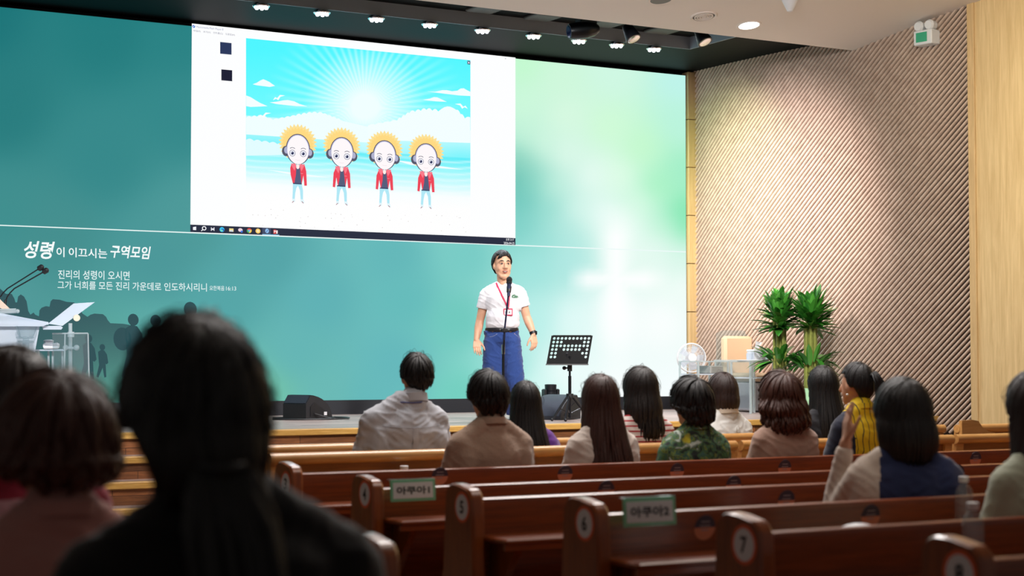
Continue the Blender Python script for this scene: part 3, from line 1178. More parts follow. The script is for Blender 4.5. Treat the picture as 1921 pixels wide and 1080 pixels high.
def end_poly():
    """outline of a pew end seen from the side: (along the aisle, height / top height)"""
    p = [(-0.075, 0.0), (-0.045, 0.45), (-0.03, 0.86), (-0.024, 0.94)]
    for k in range(6):
        t = k / 5.0
        p.append((-0.018 + 0.03 * t, 0.955 + 0.028 * math.sin(t * PI / 2)))
    p += [(0.08, 0.997)]
    for k in range(7):
        t = k / 6.0 * PI / 2
        p.append((0.125 + 0.055 * math.sin(t), 0.94 + 0.06 * math.cos(t)))
    p += [(0.188, 0.80), (0.20, 0.62), (0.225, 0.54), (0.30, 0.515), (0.44, 0.505), (0.46, 0.48), (0.46, 0.0)]
    return p


def pew(i, y, x0, x1, zt, num, stickers, label, ends=(True, False), group='numbered red brown pews in the right block', lip=0.0):
    r = thing('pew', label, 'pew', ((x0 + x1) / 2, y, 0), group=group)
    for side, xe in ((0, x0), (1, x1)):
        if not ends[side]:
            continue
        m = MB()
        P = end_poly()
        xa, xb = (xe, xe + 0.055) if side == 0 else (xe - 0.055, xe)
        # softened rim: a slightly smaller outline on both faces
        cyc, czc = 0.1, 0.5
        sm = [(cyc + (a_ - cyc) * 0.955, czc + (h_ - czc) * 0.988) for a_, h_ in P]
        n = len(P)
        vs = [Vector((xa, y + a_, h_ * zt)) for a_, h_ in sm] + [Vector((xa + 0.009, y + a_, h_ * zt)) for a_, h_ in P] + [Vector((xb - 0.009, y + a_, h_ * zt)) for a_, h_ in P] + [Vector((xb, y + a_, h_ * zt)) for a_, h_ in sm]
        fs = [list(range(n))[::-1], list(range(3 * n, 4 * n))]
        for k in range(3):
            for j in range(n):
                q = (j + 1) % n
                fs.append((k * n + j, k * n + q, (k + 1) * n + q, (k + 1) * n + j))
        m.add(vs, fs)
        e = m.build('end_panel', M['walnut_end'], r, sharp=28)
        if num and side == 0:
            m = MB()
            c = Vector((xe - 0.0004, y + 0.045, 0.752 + 0.008 * i))
            nx_ = Vector((-1, 0, 0))
            m.use(0)
            disc(m, c, 0.058, nx_, (0, 0, 1), 0.001)
            m.use(1)
            disc(m, c, 0.0465, nx_, (0, 0, 1), 0.0016)
            m.use(2)
            hh = 0.024
            text_on(m, num, lambda u, v: c + Vector((-0.0024, (0.5 - u) * hh * 1.25, (v - 0.5) * 2 * hh)), 0.03)
            m.build('number_sticker', [M['sticker_orange'], M['sticker_white'], M['ink']], e, 'round white sticker with orange rim and number ' + num)
    a0, a1 = x0 + 0.05, x1 - 0.05
    zr = zt - 0.05
    # back: a board leaning towards the rear, its rounded top edge as lip
    m = MB()
    m.prism([(0.07, 0.36), (0.0, zr - 0.02), (0.004, zr - 0.004), (0.012, zr), (0.03, zr), (0.038, zr - 0.006), (0.04, zr - 0.03), (0.105, 0.36)], lambda a_, z: Vector((a0, y + a_, z)), lambda a_, z: Vector((a1, y + a_, z)), True)
    bk = m.build('backrest', M['walnut'], r, sharp=28)
    for (px, py) in stickers:
        if num is None:
            continue
        # stickers sit on the leaning rear face
        d = ray(px, py)
        sl = (0.07 - 0.0) / (0.36 - (zr - 0.02))
        t = (y + sl * (CAM_H - (zr - 0.02))) / (d.y - sl * d.z)
        c = Vector((0, 0, CAM_H)) + d * t
        nn = Vector((0, -1, sl)).normalized()
        m = MB()
        m.use(0)
        u_ = Vector((1, 0, 0))
        v_ = nn.cross(u_).normalized() * -1
        if v_.z < 0:
            v_ = -v_
        R_ = 0.043
        up_ = [(R_ * math.cos(PI * k / 14), R_ * math.sin(PI * k / 14)) for k in range(15)]
        dn_ = [(R_ * math.cos(PI + PI * k / 14), R_ * math.sin(PI + PI * k / 14)) for k in range(15)]
        for mi, pl in ((0, up_), (1, dn_)):
            m.use(mi)
            m.prism(pl, lambda x, q: c + u_ * x + v_ * q - nn * 0.001, lambda x, q: c + u_ * x + v_ * q + nn * 0.0012)
        m.use(2)
        for k, wd in enumerate((0.036, 0.044, 0.03)):
            m.prism([(-wd / 2, 0.018 - k * 0.014), (wd / 2, 0.018 - k * 0.014), (wd / 2, 0.022 - k * 0.014), (-wd / 2, 0.022 - k * 0.014)], lambda x, q: c + u_ * x + v_ * q + nn * 0.001, lambda x, q: c + u_ * x + v_ * q + nn * 0.0016)
        m.build('round_sticker', [M['sticker_dark'], M['sticker_salmon'], mat('sticker_print', S(150, 138, 140), 0.6)], bk, 'small round dark and salmon seat sticker')
    m = MB()
    m.rbox((a0, y + 0.06, 0.40), (a1, y + 0.50, 0.44), 0.008)
    m.build('seat', M['walnut'], r)
    m = MB()
    m.rbox((a0, y - 0.195, 0.645), (a1, y + 0.028, 0.667), 0.006)
    m.box((a0, y - 0.19, 0.625), (a1, y - 0.172, 0.646))
    m.build('book_ledge', M['walnut'], r)
    nb = max(2, int((a1 - a0) / 1.3))
    for k in range(nb + 1):
        xx = a0 + 0.06 + (a1 - a0 - 0.14) * k / nb
        m = MB()
        m.prism([(-0.16, 0.646), (0.05, 0.646), (0.075, 0.36), (0.05, 0.36), (-0.06, 0.5), (-0.15, 0.61)], lambda a_, z: Vector((xx, y + a_, z)), lambda a_, z: Vector((xx + 0.03, y + a_, z)))
        m.build('ledge_bracket', M['walnut_end'], r)
    m = MB()
    m.box((a0, y + 0.12, 0.0), (a1, y + 0.15, 0.40))
    m.build('seat_support', M['walnut'], r)
    return r


ST = {3: [(825, 893), (1060, 889), (1270, 884), (1472, 877), (1830, 861)],
      4: [(1137, 919), (1376, 909), (1797, 887)],
      5: [(1475, 938)],
      6: [(1322, 989), (1633, 968)],
      7: [], 8: []}
for k in range(6):
    n = str(3 + k)
    pew(k, Y3 - PP * k, AX, 9.6 - 0.1 * k, PW_TOP[k], n, ST[3 + k], 'long red brown pew with round number %s sticker on its aisle end' % n)
# left block, aisle ends on its right side
pew(4, 3.97, -2.6, onY(706, 1040, 3.97).x + 0.055, 0.862, None, [], 'red brown pew whose end shows below the black jacketed woman', (False, True), 'pews in the left block')
pew(5, 2.30 - 0.16, -2.6, 1.70, 0.862, None, [], 'red brown pew on which the black jacketed woman sits', (False, True), 'pews in the left block')


def bench(name_label, y, px0, px1, zr=0.845):
    x0, x1 = onY(px0, 840, y).x, onY(px1, 840, y).x
    r = thing('bench', name_label, 'bench', ((x0 + x1) / 2, y, 0), group='light oak benches in the front rows')
    # round top rail with turned-over ends
    m = MB()
    pr = [(0.032 * math.cos(2 * PI * k / 16), 0.03 * math.sin(2 * PI * k / 16)) for k in range(16)]
    m.prism(pr, lambda a_, z: Vector((x0, y + a_ + 0.01, zr - 0.03 + z)), lambda a_, z: Vector((x1, y + a_ + 0.01, zr - 0.03 + z)), True)
    m.build('top_rail', M['oak'], r, sharp=50)
    stiles = [x0 + 0.005] + [x0 + (x1 - x0) * k / max(1, round((x1 - x0) / 1.6)) - 0.03 for k in range(1, max(1, round((x1 - x0) / 1.6)))] + [x1 - 0.065]
    for q, xs in enumerate(stiles):
        m = MB()
        m.prism([(0.0, zr - 0.045), (0.04, zr - 0.045), (0.12, 0.0), (0.06, 0.0)], lambda a_, z: Vector((xs, y + a_, z)), lambda a_, z: Vector((xs + 0.06, y + a_, z)))
        if q in (0, len(stiles) - 1):
            m.prism([(0.05, 0.45), (0.45, 0.45), (0.47, 0.0), (0.41, 0.0), (0.38, 0.38), (0.08, 0.38)], lambda a_, z: Vector((xs, y + a_, z)), lambda a_, z: Vector((xs + 0.06, y + a_, z)))
        m.build('leg', M['oak'], r)
    m = MB()
    for xs, xe in zip(stiles, stiles[1:]):
        m.prism([(0.018, zr - 0.05), (0.03, zr - 0.05), (0.075, 0.42), (0.06, 0.42)], lambda a_, z: Vector((xs + 0.06, y + a_, z)), lambda a_, z: Vector((xe, y + a_, z)))
    m.build('backrest', M['oak_panel'], r)
    m = MB()
    for xs, xe in zip(stiles, stiles[1:]):
        m.rbox((xs + 0.06, y - 0.10, 0.66), (xe, y + 0.04, 0.685), 0.006)
        m.box((xs + 0.06, y - 0.105, 0.66), (xe, y - 0.092, 0.745))
    m.build('book_rack', M['oak'], r)
    m = MB()
    m.rbox((x0 + 0.01, y + 0.06, 0.41), (x1 - 0.01, y + 0.48, 0.445), 0.01)
    m.build('seat', M['oak'], r)
    return r


YB, YA = Y3 + PP, Y3 + 2 * PP
bench('light oak bench on which the man in the grey shirt sits', YB, 507, 1381)
bench('light oak bench beyond the red brown pews, left of the corner bench', YB, 1391, 1788)
bench('light oak bench at the far right below the small green sign', YB, 1794, 2010)
bench('front row oak bench beside the black haired head, left of the gap', YA, 372, 469)
bench('front row oak bench ahead of the man in the grey shirt', YA, 490, 1500)
bench('front row oak bench with a framed back beside the slatted wall', YA + 0.1, 1560, 1772, 0.865)
bench('front row oak bench carrying the small green sign', YA + 0.1, 1797, 2010, 0.862)
# curled end piece of the last bench
m = MB()
q0 = onY(1797, 797, YA + 0.1)
pts = [(0, 0), (0, 0.10), (0.10, 0.105), (0.16, 0.095), (0.20, 0.05), (0.26, 0.02), (0.32, 0.01), (0.32, 0)]
t = thing('bench_end_board', 'curved oak board at the corner of the front bench beside the small green sign', 'board', (q0.x, YA + 0.05, 0.76))
m.prism(pts, lambda x, z: Vector((q0.x + x, YA + 0.06, 0.79 + z)), lambda x, z: Vector((q0.x + x, YA + 0.09, 0.79 + z)))
m.build('board', M['oak'], t)


M['card_clear'] = clear('card_clear', (0.97, 0.98, 0.98, 1), 0.12)


def card(name, label, y, px, py, wd, ht, txt, col, lean=0.08, px_pair=None, skew=0.0, flip=False):
    """clear stand-up card holder on a pew top"""
    c = onY(px, py, y)
    r = thing(name, label, 'sign', (c.x, y, c.z - ht / 2), group='row name cards on the pews')
    fx = lambda u, v, d: Vector((c.x + (u - 0.5) * wd, y - d + (v - 0.5) * ht * lean, c.z + (v - 0.5) * ht + skew * (u - 0.5) * wd))
    m = MB()
    m.prism([(0, 0), (1, 0), (1, 1), (0, 1)], lambda u, v: fx(u, v, -0.004), lambda u, v: fx(u, v, 0.0))
    m.build('green_card', col, r)
    m = MB()
    m.prism([(0.055, 0.13), (0.945, 0.13), (0.945, 0.87), (0.055, 0.87)], lambda u, v: fx(u, v, 0.0), lambda u, v: fx(u, v, 0.001))
    m.build('white_field', M['sign_white'], r)
    m = MB()
    text_on(m, txt, lambda u, v: fx(0.13 + u * 0.74, 0.31 + v * 0.38, 0.002), 0.035)
    m.build('lettering', M['ink'], r)
    m = MB()
    m.prism([(-0.01, -0.02), (1.01, -0.02), (1.01, 1.02), (-0.01, 1.02)], lambda u, v: fx(u, v, 0.004), lambda u, v: fx(u, v, 0.006))
    m.prism([(-0.01, 0.99), (1.01, 0.99), (1.01, 1.02), (-0.01, 1.02)], lambda u, v: fx(u, v, -0.03), lambda u, v: fx(u, v, 0.006))
    m.build('clear_holder', M['card_clear'], r)
    return r


Y4, Y6 = Y3 - PP, Y3 - 3 * PP
card('row_name_card', 'green edged name card on the pew numbered 4', Y4 - 0.06, 775, 919, 0.205, 0.088, '아쿠아1', M['sign_green'])
card('row_name_card', 'green edged name card on the pew numbered 6', Y6 - 0.06, 1219, 959, 0.205, 0.092, '아쿠아2', M['sign_green'])
card('row_name_card', 'small teal edged name card on the front oak bench', YA + 0.14, 1829, 805, 0.135, 0.062, '그린1', M['sign_teal'])


def bottle(label, y, px, pyc):
    c = onY(px, pyc, y)
    z0 = 0.668
    h = c.z - z0
    r = thing('water_bottle', label, 'bottle', (c.x, y, z0), group='clear water bottles on the pew ledges')
    k = h / 0.235
    R = 0.033
    m = MB()
    pf = [(0.026, 0), (R, 0.008)]
    for q in range(5):
        z = 0.02 + q * 0.026
        pf += [(R, z), (R, z + 0.014), (R - 0.0025, z + 0.02)]
    pf += [(R, 0.155), (R - 0.002, 0.17), (0.026, 0.188), (0.016, 0.203), (0.0135, 0.208), (0.0135, 0.214)]
    m.lathe([(a_, z * k + z0) for a_, z in pf], (c.x, y, 0), 28)
    m.build('body', M['acrylic'], r)
    m = MB()
    m.lathe([(0.0175, 0.212 * k + z0), (0.018, 0.214 * k + z0), (0.018, 0.233 * k + z0), (0.0165, 0.235 * k + z0)], (c.x, y, 0), 24)
    m.build('cap', M['white_plastic'], r, 'white screw cap')
    return r


bottle('clear bottle with white cap beside the woman in navy', Y6 - 0.10, 1808, 893)
bottle('clear bottle with white cap beside the woman in sage green', Y6 - PP - 0.10, 1825, 942)
# rounded pale hat brim or cushion just showing above the pew numbered 7
m = MB()
c = onY(1613, 990, Y6 - PP + 0.22)
for s_ in (0,):
    m.sphere((c.x, c.y, c.z - 0.035), (0.075, 0.09, 0.05), 20, 12)
    m.lathe([(0.08, -0.06), (0.105, -0.055), (0.105, -0.045), (0.08, -0.04)], c, 24)
t = thing('white_cap', 'pale cap showing above the pew with number 7', 'cap', (c.x, c.y, 0.44))
m.box((c.x - 0.12, c.y - 0.1, 0.444), (c.x + 0.12, c.y + 0.12, c.z - 0.05))
m.build('crown', M['sticker_white'], t)
# small white cup on the bench ledge
c = onY(758, 876, YB - 0.05)
m = MB()
m.lathe([(0.016, 0.687), (0.02, 0.69), (0.022, c.z + 0.006), (0.020, c.z + 0.008)], (c.x, c.y, 0), 20)
o = m.build('paper_cup', M['sticker_white'], None)
tag(o, 'small white cup on the rack of the oak bench', 'cup')

# ================================================================== things on the stage
M['led_bulb'] = glow('led_bulb', (0.86, 0.88, 1.0, 1), 14.0)
for i, (px, py) in enumerate([(490, 5), (604, 18), (706, 32), (806, 44), (905, 57), (1001, 69), (1086, 78), (1157, 87), (1227, 95)]):
    p = onY(px, py, 16.66)
    p.z = 4.955
    ords = ['first', 'second', 'third', 'fourth', 'fifth', 'sixth', 'seventh', 'eighth', 'ninth'][i]
    r = thing('stage_lamp', 'bright LED cluster lamp above the screen, %s counted from the left' % ords, 'lamp', p, group='row of LED lamps along the stage ceiling')
    m = MB()
    m.lathe([(0.02, 0.0), (0.085, 0.002), (0.092, 0.012), (0.08, 0.03), (0.04, 0.05)], p, 24)
    m.cyl(p + Vector((0, 0, 0.04)), p + Vector((0, 0.0, 0.19)), 0.012, n=10)
    m.build('housing', M['chrome'], r)
    m = MB()
    for k in range(6):
        t = 2 * PI * k / 6
        m.sphere(p + Vector((0.056 * math.cos(t), 0.056 * math.sin(t), -0.004)), (0.02, 0.02, 0.016), 12, 8)
    m.sphere(p + Vector((0, 0, -0.004)), (0.02, 0.02, 0.016), 12, 8)
    m.build('bulbs', M['led_bulb'], r)
    l = bpy.data.lights.new('stage_lamp_light', 'SPOT')
    l.energy = 130
    l.color = (0.88, 0.92, 1.0)
    l.spot_size = math.radians(120)
    l.spot_blend = 0.9
    l.shadow_soft_size = 0.08
    lo = bpy.data.objects.new('stage_lamp_light', l)
    COL.objects.link(lo)
    lo.parent = r
    lo.location = (0, 0, -0.03)
    lo.rotation_euler = (-0.35, 0, 0)

# round air vent, downlights on the white ceiling
cn = Vector((0, CES, 1)).normalized()
cu = Vector((1, 0, 0))
cv = cn.cross(cu).normalized()


def cmat(p):
    return Matrix(((cu.x, cv.x, cn.x, p.x), (cu.y, cv.y, cn.y, p.y), (cu.z, cv.z, cn.z, p.z), (0, 0, 0, 1)))


p = on_ceiling(1320, 30)
r = thing('air_vent', 'round ringed air vent in the white ceiling', 'vent', p)
mt = cmat(p)
m = MB()
m.lathe([(0.142, 0.0), (0.142, -0.01), (0.135, -0.016), (0.118, -0.012), (0.118, 0.0)], (0, 0, 0), 40, mt)
m.build('outer_ring', M['ceiling_white'], r)
m = MB()
m.lathe([(0.119, 0.002), (0.119, -0.003), (0.0, -0.003)], (0, 0, 0), 40, mt)
m.build('dark_backing', M['black'], r)
for k in range(4):
    ra = 0.1 - 0.026 * k
    m = MB()
    m.lathe([(ra + 0.002, -0.003), (ra, -0.016), (ra - 0.01, -0.018), (ra - 0.013, -0.003)], (0, 0, 0), 36, mt)
    m.build('vent_ring', M['ceiling_white'], r)
for (px, py, on_) in ((1405, 47, True), (1240, -1, False)):
    p = on_ceiling(px, py)
    r = thing('downlight', 'lit round downlight in the white ceiling beside the vent' if on_ else 'unlit round downlight cut by the top of the picture', 'lamp', p, group='recessed round ceiling lamps')
    mt = cmat(p)
    m = MB()
    m.lathe([(0.135, 0.0), (0.135, -0.006), (0.13, -0.01), (0.112, -0.008), (0.108, 0.002)], (0, 0, 0), 40, mt)
    m.build('rim', M['ceiling_white'], r)
    m = MB()
    m.lathe([(0.11, 0.0), (0.11, -0.007), (0.0, -0.007)], (0, 0, 0), 40, mt)
    m.build('diffuser', glow('downlight_lit', (1, 0.98, 0.94, 1), 6.0) if on_ else M['grey_plate'], r)
p = on_ceiling(1482, -6)
r = thing('ceiling_camera', 'white cone shaped device hanging from the ceiling at the top edge', 'camera', p)
m = MB()
m.lathe([(0.0, -0.16), (0.03, -0.15), (0.085, -0.04), (0.09, 0.0), (0.0, 0.0)], p, 24)
m.build('body', M['white_plastic'], r)

# grey plates, moving head and spots in the dark recess
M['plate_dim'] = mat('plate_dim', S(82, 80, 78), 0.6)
for i, (px, py) in enumerate(((910, 17), (1018, 32), (1138, 44), (1243, 57))):
    p = onZ(px, py, 5.12)
    m = MB()
    m.rbox((p.x - 0.16, p.y - 0.16, 5.105), (p.x + 0.16, p.y + 0.16, 5.14), 0.01)
    o = m.build('access_plate', M['plate_dim'], None)
    tag(o, 'square grey plate in the dark recess, %s from the left' % ['first', 'second', 'third', 'fourth'][i], 'plate', 'grey plates in the stage ceiling')
M['lens'] = mat('lens_glass', S(30, 60, 120), 0.08, 0.6, coat=1.0)
p = onY(1090, 57, 15.6)
r = thing('projector_lamp', 'dark moving head lamp with a glassy lens under the ceiling edge', 'lamp', p)
ax = (_rt * -0.94 + _fw * -0.30 + Vector((0, 0, -0.14))).normalized()
m = MB()
m.tube([p - ax * 0.2, p - ax * 0.15, p - ax * 0.04, p + ax * 0.10, p + ax * 0.14], [0.04, 0.075, 0.095, 0.09, 0.08], 20)
m.build('head', M['black_metal'], r)
m = MB()
m.tube([p + ax * 0.141, p + ax * 0.146], [0.065, 0.06], 24)
m.build('lens', M['lens'], r)
m = MB()
m.rbox((p.x - 0.03, p.y - 0.05, p.z + 0.05), (p.x + 0.18, p.y + 0.08, 5.135), 0.015)
m.build('bracket', M['black'], r)
for (px, py, lb) in ((1182, 60, 'small dark spot lamp with a bright rim next to the moving head lamp'), (1316, 66, 'small dark spot lamp nearest the slatted wall')):
    p = onY(px, py, 15.4)
    r = thing('spot_lamp', lb, 'lamp', p, group='small spot lamps in the recess')
    d = (_rt * 0.45 + Vector((0, 0, -1)) + _fw * -0.4).normalized()
    m = MB()
    m.tube([p - d * 0.1, p - d * 0.08, p + d * 0.08, p + d * 0.1], [0.03, 0.055, 0.085, 0.085], 18)
    m.build('shade', M['black_metal'], r)
    m = MB()
    m.tube([p + d * 0.1, p + d * 0.104], [0.07, 0.06], 18)
    m.build('lens', M['chrome'], r)
    m = MB()
    m.cyl(p - d * 0.06, Vector((p.x, p.y, 5.14)), 0.015, n=8)
    m.build('stem', M['black'], r)

# emergency light on the slatted wall
d = ray(1739, 68)
tt = 13.0 / d.x
for _ in range(12):
    P_ = Vector((0, 0, CAM_H)) + d * tt
    tt += (wall_x(P_.y) - 0.1 - P_.x) / d.x * 0.8
p = Vector((0, 0, CAM_H)) + d * tt
r = thing('emergency_light', 'white twin lamp emergency light with green panel high on the slatted wall', 'emergency light', p)
tw = Vector((0.17, -1, 0)).normalized()
nw = Vector((-1, -0.17, 0)).normalized()
mt = Matrix(((tw.x, nw.x, 0, p.x), (tw.y, nw.y, 0, p.y), (0, 0, 1, p.z), (0, 0, 0, 1)))
m = MB()
m.rbox((-0.12, -0.07, -0.10), (0.12, 0.08, 0.06), 0.008, mt)
m.build('housing', M['white_plastic'], r)
m = MB()
m.box((-0.085, 0.081, -0.07), (0.06, 0.084, 0.035), mt)
m.build('green_panel', mat('panel_green', S(60, 170, 130), 0.4), r, 'green charge panel')
for sx in (-0.07, 0.07):
    m = MB()
    m.tube([mt @ Vector((sx, -0.03, 0.11)), mt @ Vector((sx, 0.05, 0.11)), mt @ Vector((sx, 0.075, 0.108))], [0.05, 0.06, 0.045], 20)
    m.cyl(mt @ Vector((sx, 0.0, 0.05)), mt @ Vector((sx, 0, 0.1)), 0.012, n=8)
    m.build('lamp_head', M['white_plastic'], r)
m = MB()
m.box((-0.1, -0.2, -0.08), (0.1, -0.065, 0.04), mt)
m.build('wall_mount', M['white_plastic'], r)


# ---------------------------------------------------------------- stage monitors
def wedge(label, p, rot, wd=0.36, cable=True, dp=1.0):
    r = thing('stage_monitor', label, 'speaker', p, rot, 'black wedge speakers on the stage')
    pf = [(0.0, 0.0), (0.0, 0.155), (0.085, 0.245)]
    for k in range(9):
        t = k / 8.0
        pf.append((0.085 + 0.40 * math.sin(t * PI / 2 * 0.9) / math.sin(PI / 2 * 0.9), 0.245 * (1 - t ** 1.8) + 0.0 * t + 0.03 * (t ** 1.8)))
    pf += [(0.49, 0.0)]
    pf = [(y * dp, z) for y, z in pf]
    m = MB()
    m.prism(pf, lambda y, z: Vector((-wd / 2, y, z)), lambda y, z: Vector((wd / 2, y, z)), False)
    body = m.build('cabinet', mat('monitor_black', S(30, 31, 36), 0.5, bump=0.15, bscale=200), r, local=True, sharp=20)
    m = MB()
    m.prism([(0.006 * dp, 0.162), (0.082 * dp, 0.243), (0.079 * dp, 0.247), (0.001 * dp, 0.166)], lambda y, z: Vector((-wd / 2 + 0.012, y, z)), lambda y, z: Vector((wd / 2 - 0.012, y, z)))
    m.build('top_grille', M['grille'], r, local=True)
    m = MB()
    fr = pf[3:-1]
    n = len(fr)
    vs = [Vector((-wd / 2 + 0.02, y, z + 0.004)) for y, z in fr] + [Vector((wd / 2 - 0.02, y, z + 0.004)) for y, z in fr]
    m.add(vs, [(i, i + 1, n + i + 1, n + i) for i in range(n - 1)])
    m.build('front_grille', M['grille'], r, local=True)
    for sx in (-1, 1):
        m = MB()
        m.prism([(0.06, 0.03), (0.06, 0.13), (0.12, 0.17), (0.2, 0.13), (0.34, 0.04)], lambda y, z: Vector((sx * wd / 2, y, z)), lambda y, z: Vector((sx * (wd / 2 + 0.006), y, z)))
        m.build('side_pocket', M['black'], r, local=True)
    if cable:
        m = MB()
        m.tube([Vector((wd / 2 + 0.02, 0.1, 0.06)), Vector((wd / 2 + 0.05, 0.18, 0.035)), Vector((wd / 2 + 0.1, 0.26, 0.008))], 0.008, 8)
        m.build('plug', M['black'], r, local=True)
        m = MB()
        m.box((wd / 2 + 0.006, 0.25, 0.04), (wd / 2 + 0.012, 0.29, 0.075))
        m.build('paper_tag', M['sticker_white'], r, 'small white paper tag', local=True)
    return r


p = onZ(549, 787, STAGE + 0.005)
wedge('black wedge speaker left of the grey shirted man with a cable looped round it', (p.x + 0.06, p.y + 0.1, STAGE + 0.004), math.radians(-68), 0.33, True, 0.78)
m = MB()
pts = []
for k in range(40):
    t = k / 39.0
    a_ = PI * 1.1 + t * PI * 1.6
    pts.append(Vector((p.x + 0.2 + 0.44 * math.cos(a_), p.y + 0.1 + 0.36 * math.sin(a_), STAGE + 0.014)))
pts += [Vector((p.x + 0.50, p.y + 0.10, STAGE + 0.016)), Vector((p.x + 0.40, p.y + 0.02, STAGE + 0.02))]
m.tube(pts, 0.008, 8)
o = m.build('cable', M['black'], None)
tag(o, 'black cable looped on the stage round the left wedge speaker', 'cable')
p = onZ(1047, 786, STAGE + 0.005)
wedge('black wedge speaker behind the music stand legs', (p.x + 0.21, p.y + 0.2, STAGE + 0.004), math.radians(118), 0.36, False, 0.82)
p = onZ(489, 799, STAGE)
m = MB()
m.rbox((p.x - 0.25, p.y - 0.02, STAGE + 0.004), (p.x + 0.075, p.y + 0.25, STAGE + 0.30), 0.01)
o = m.build('speaker_box', mat('box_dark', S(44, 42, 44), 0.6, bump=0.2, bscale=150), None)
tag(o, 'dark box speaker at the stage edge beside the ear of the black jacketed woman', 'speaker')

# moving head lamp on the floor behind the centre wedge
p = onZ(1033, 772, STAGE)
r = thing('moving_head_lamp', 'black moving head lamp standing behind the centre wedge speaker', 'lamp', (p.x, p.y, STAGE))
m = MB()
m.rbox((p.x - 0.1, p.y - 0.1, STAGE + 0.003), (p.x + 0.1, p.y + 0.1, STAGE + 0.09), 0.015)
m.build('base', M['black'], r)
for sx in (-1, 1):
    m = MB()
    m.rbox((p.x + sx * 0.088 - 0.017, p.y - 0.045, STAGE + 0.085), (p.x + sx * 0.088 + 0.017, p.y + 0.045, STAGE + 0.27), 0.012)
    m.build('yoke_arm', M['black'], r)
m = MB()
m.lathe([(0.05, 0.13), (0.068, 0.15), (0.07, 0.24), (0.062, 0.245), (0.068, 0.25), (0.072, 0.32), (0.06, 0.325), (0.055, 0.315)], (p.x, p.y, STAGE), 28)
m.build('head', M['black_metal'], r)

# ---------------------------------------------------------------- music stand
p = onZ(1069, 789, STAGE)
base = Vector((p.x, p.y, STAGE))
D_ = (base - Vector((0, 0, CAM_H))).dot(_fw)
ppm = F_PX / D_
r = thing('music_stand', 'black music stand with a perforated desk right of the speaking man', 'music stand', base)
U = Vector((math.cos(YAW), -math.sin(YAW), 0))       # to the right of the picture
V = Vector((math.sin(YAW), math.cos(YAW), 0))        # away from the camera
zt = lambda py: CAM_H + (680 - py) / ppm
m = MB()
m.cyl(base + Vector((0, 0, 0.03)), Vector((base.x, base.y, zt(705))), 0.016, n=14)
m.cyl(Vector((base.x, base.y, zt(745))), Vector((base.x, base.y, zt(668))), 0.011, n=12)
m.build('pole', M['black_metal'], r)
m = MB()
m.cyl(Vector((base.x, base.y, zt(696))), Vector((base.x, base.y, zt(684))), 0.024, n=16)
m.cyl(Vector((base.x, base.y, zt(690))), Vector((base.x, base.y, zt(690))) - U * 0.05, 0.008, n=8)
m.sphere(Vector((base.x, base.y, zt(690))) - U * 0.055, 0.02)
m.build('height_knob', M['black'], r)
m = MB()
m.cyl(Vector((base.x, base.y, zt(746))), Vector((base.x, base.y, zt(738))), 0.04, 0.036, n=16)
m.build('collar', M['black'], r)
hubz = zt(744)
for k, (du, dv) in enumerate(((-0.18, -0.12), (-0.05, -0.24), (0.2, 0.1))):
    m = MB()
    foot = base + U * du + V * dv + Vector((0, 0, 0.016))
    top = Vector((base.x, base.y, hubz)) + U * du * 0.15 + V * dv * 0.15
    m.cyl(top, foot, 0.013, n=10)
    lg = m.build('leg', M['black_metal'], r)
    m = MB()
    m.sphere(foot, 0.0155, 12, 8)
    m.build('rubber_foot', M['black'], lg)
    m = MB()
    mid = top.lerp(foot, 0.5)
    m.cyl(mid, base + Vector((0, 0, 0.07)), 0.006, n=8)
    m.build('brace', M['black_metal'], r)
M['matte_black'] = mat('matte_black', S(9, 9, 11), 0.6, spec=0.15)
# desk: perforated sheet, leaning away, with a lip at the bottom
w2 = 78 / ppm / 2
h_ = (683 - 628) / ppm
dc = Vector((base.x, base.y, zt(655.5))) + V * 0.03
ca = Vector((0, 0, 1)) * 1.0 + V * 0.28
sk = 0.09


def desk(u, v, d=0.0):
    return dc + U * (u * w2 + v * 0.028) + Vector((0, 0, v * h_ / 2)) + V * (0.06 * v + d)


holes = ["1111111111", "1110000011", "1111111111", "1101111101", "1100000011", "1100000001"]
m = MB()
nx_, ny_ = 10, 7
for th, sgn in ((0.0, 1), (0.004, -1)):
    for j in range(ny_):
        for i in range(nx_):
            u0, u1 = -1 + 0.07 + (2 - 0.14) * i / nx_, -1 + 0.07 + (2 - 0.14) * (i + 1) / nx_
            v1 = 0.90 - j * 0.255
            v0 = v1 - 0.255
            hole = j < 6 and holes[j][i] == '1'
            if not hole:
                m.add([desk(u0, v0, th), desk(u1, v0, th), desk(u1, v1, th), desk(u0, v1, th)], [(0, 1, 2, 3)], False)
                continue
            n = 16
            uc, vc = (u0 + u1) / 2, (v0 + v1) / 2
            ru, rv = (u1 - u0) * 0.34, (v1 - v0) * 0.36
            vs, fs = [], []
            for k in range(n):
                a_ = 2 * PI * k / n
                cx, sx = math.cos(a_), math.sin(a_)
                q = max(abs(cx), abs(sx))
                vs.append(desk(uc + cx / q * (u1 - u0) / 2, vc + sx / q * (v1 - v0) / 2, th))
            for k in range(n):
                a_ = 2 * PI * k / n
                vs.append(desk(uc + ru * math.cos(a_), vc + rv * math.sin(a_), th))
            for k in range(n):
                j2 = (k + 1) % n
                fs.append((k, j2, n + j2, n + k))
            m.add(vs, fs, False)
for (ua, ub, va, vb) in ((-1, -0.93, -1, 0.97), (0.93, 1, -1, 0.97), (-0.93, 0.93, 0.90, 1.0), (-0.93, 0.93, -1, 0.90 - 7 * 0.255)):
    q = [(ua, va), (ub, va), (ub, vb), (ua, vb)]
    m.prism(q, lambda u, v: desk(u, v, -0.001), lambda u, v: desk(u, v, 0.005))
m.build('desk', M['matte_black'], r, sharp=None)
m = MB()
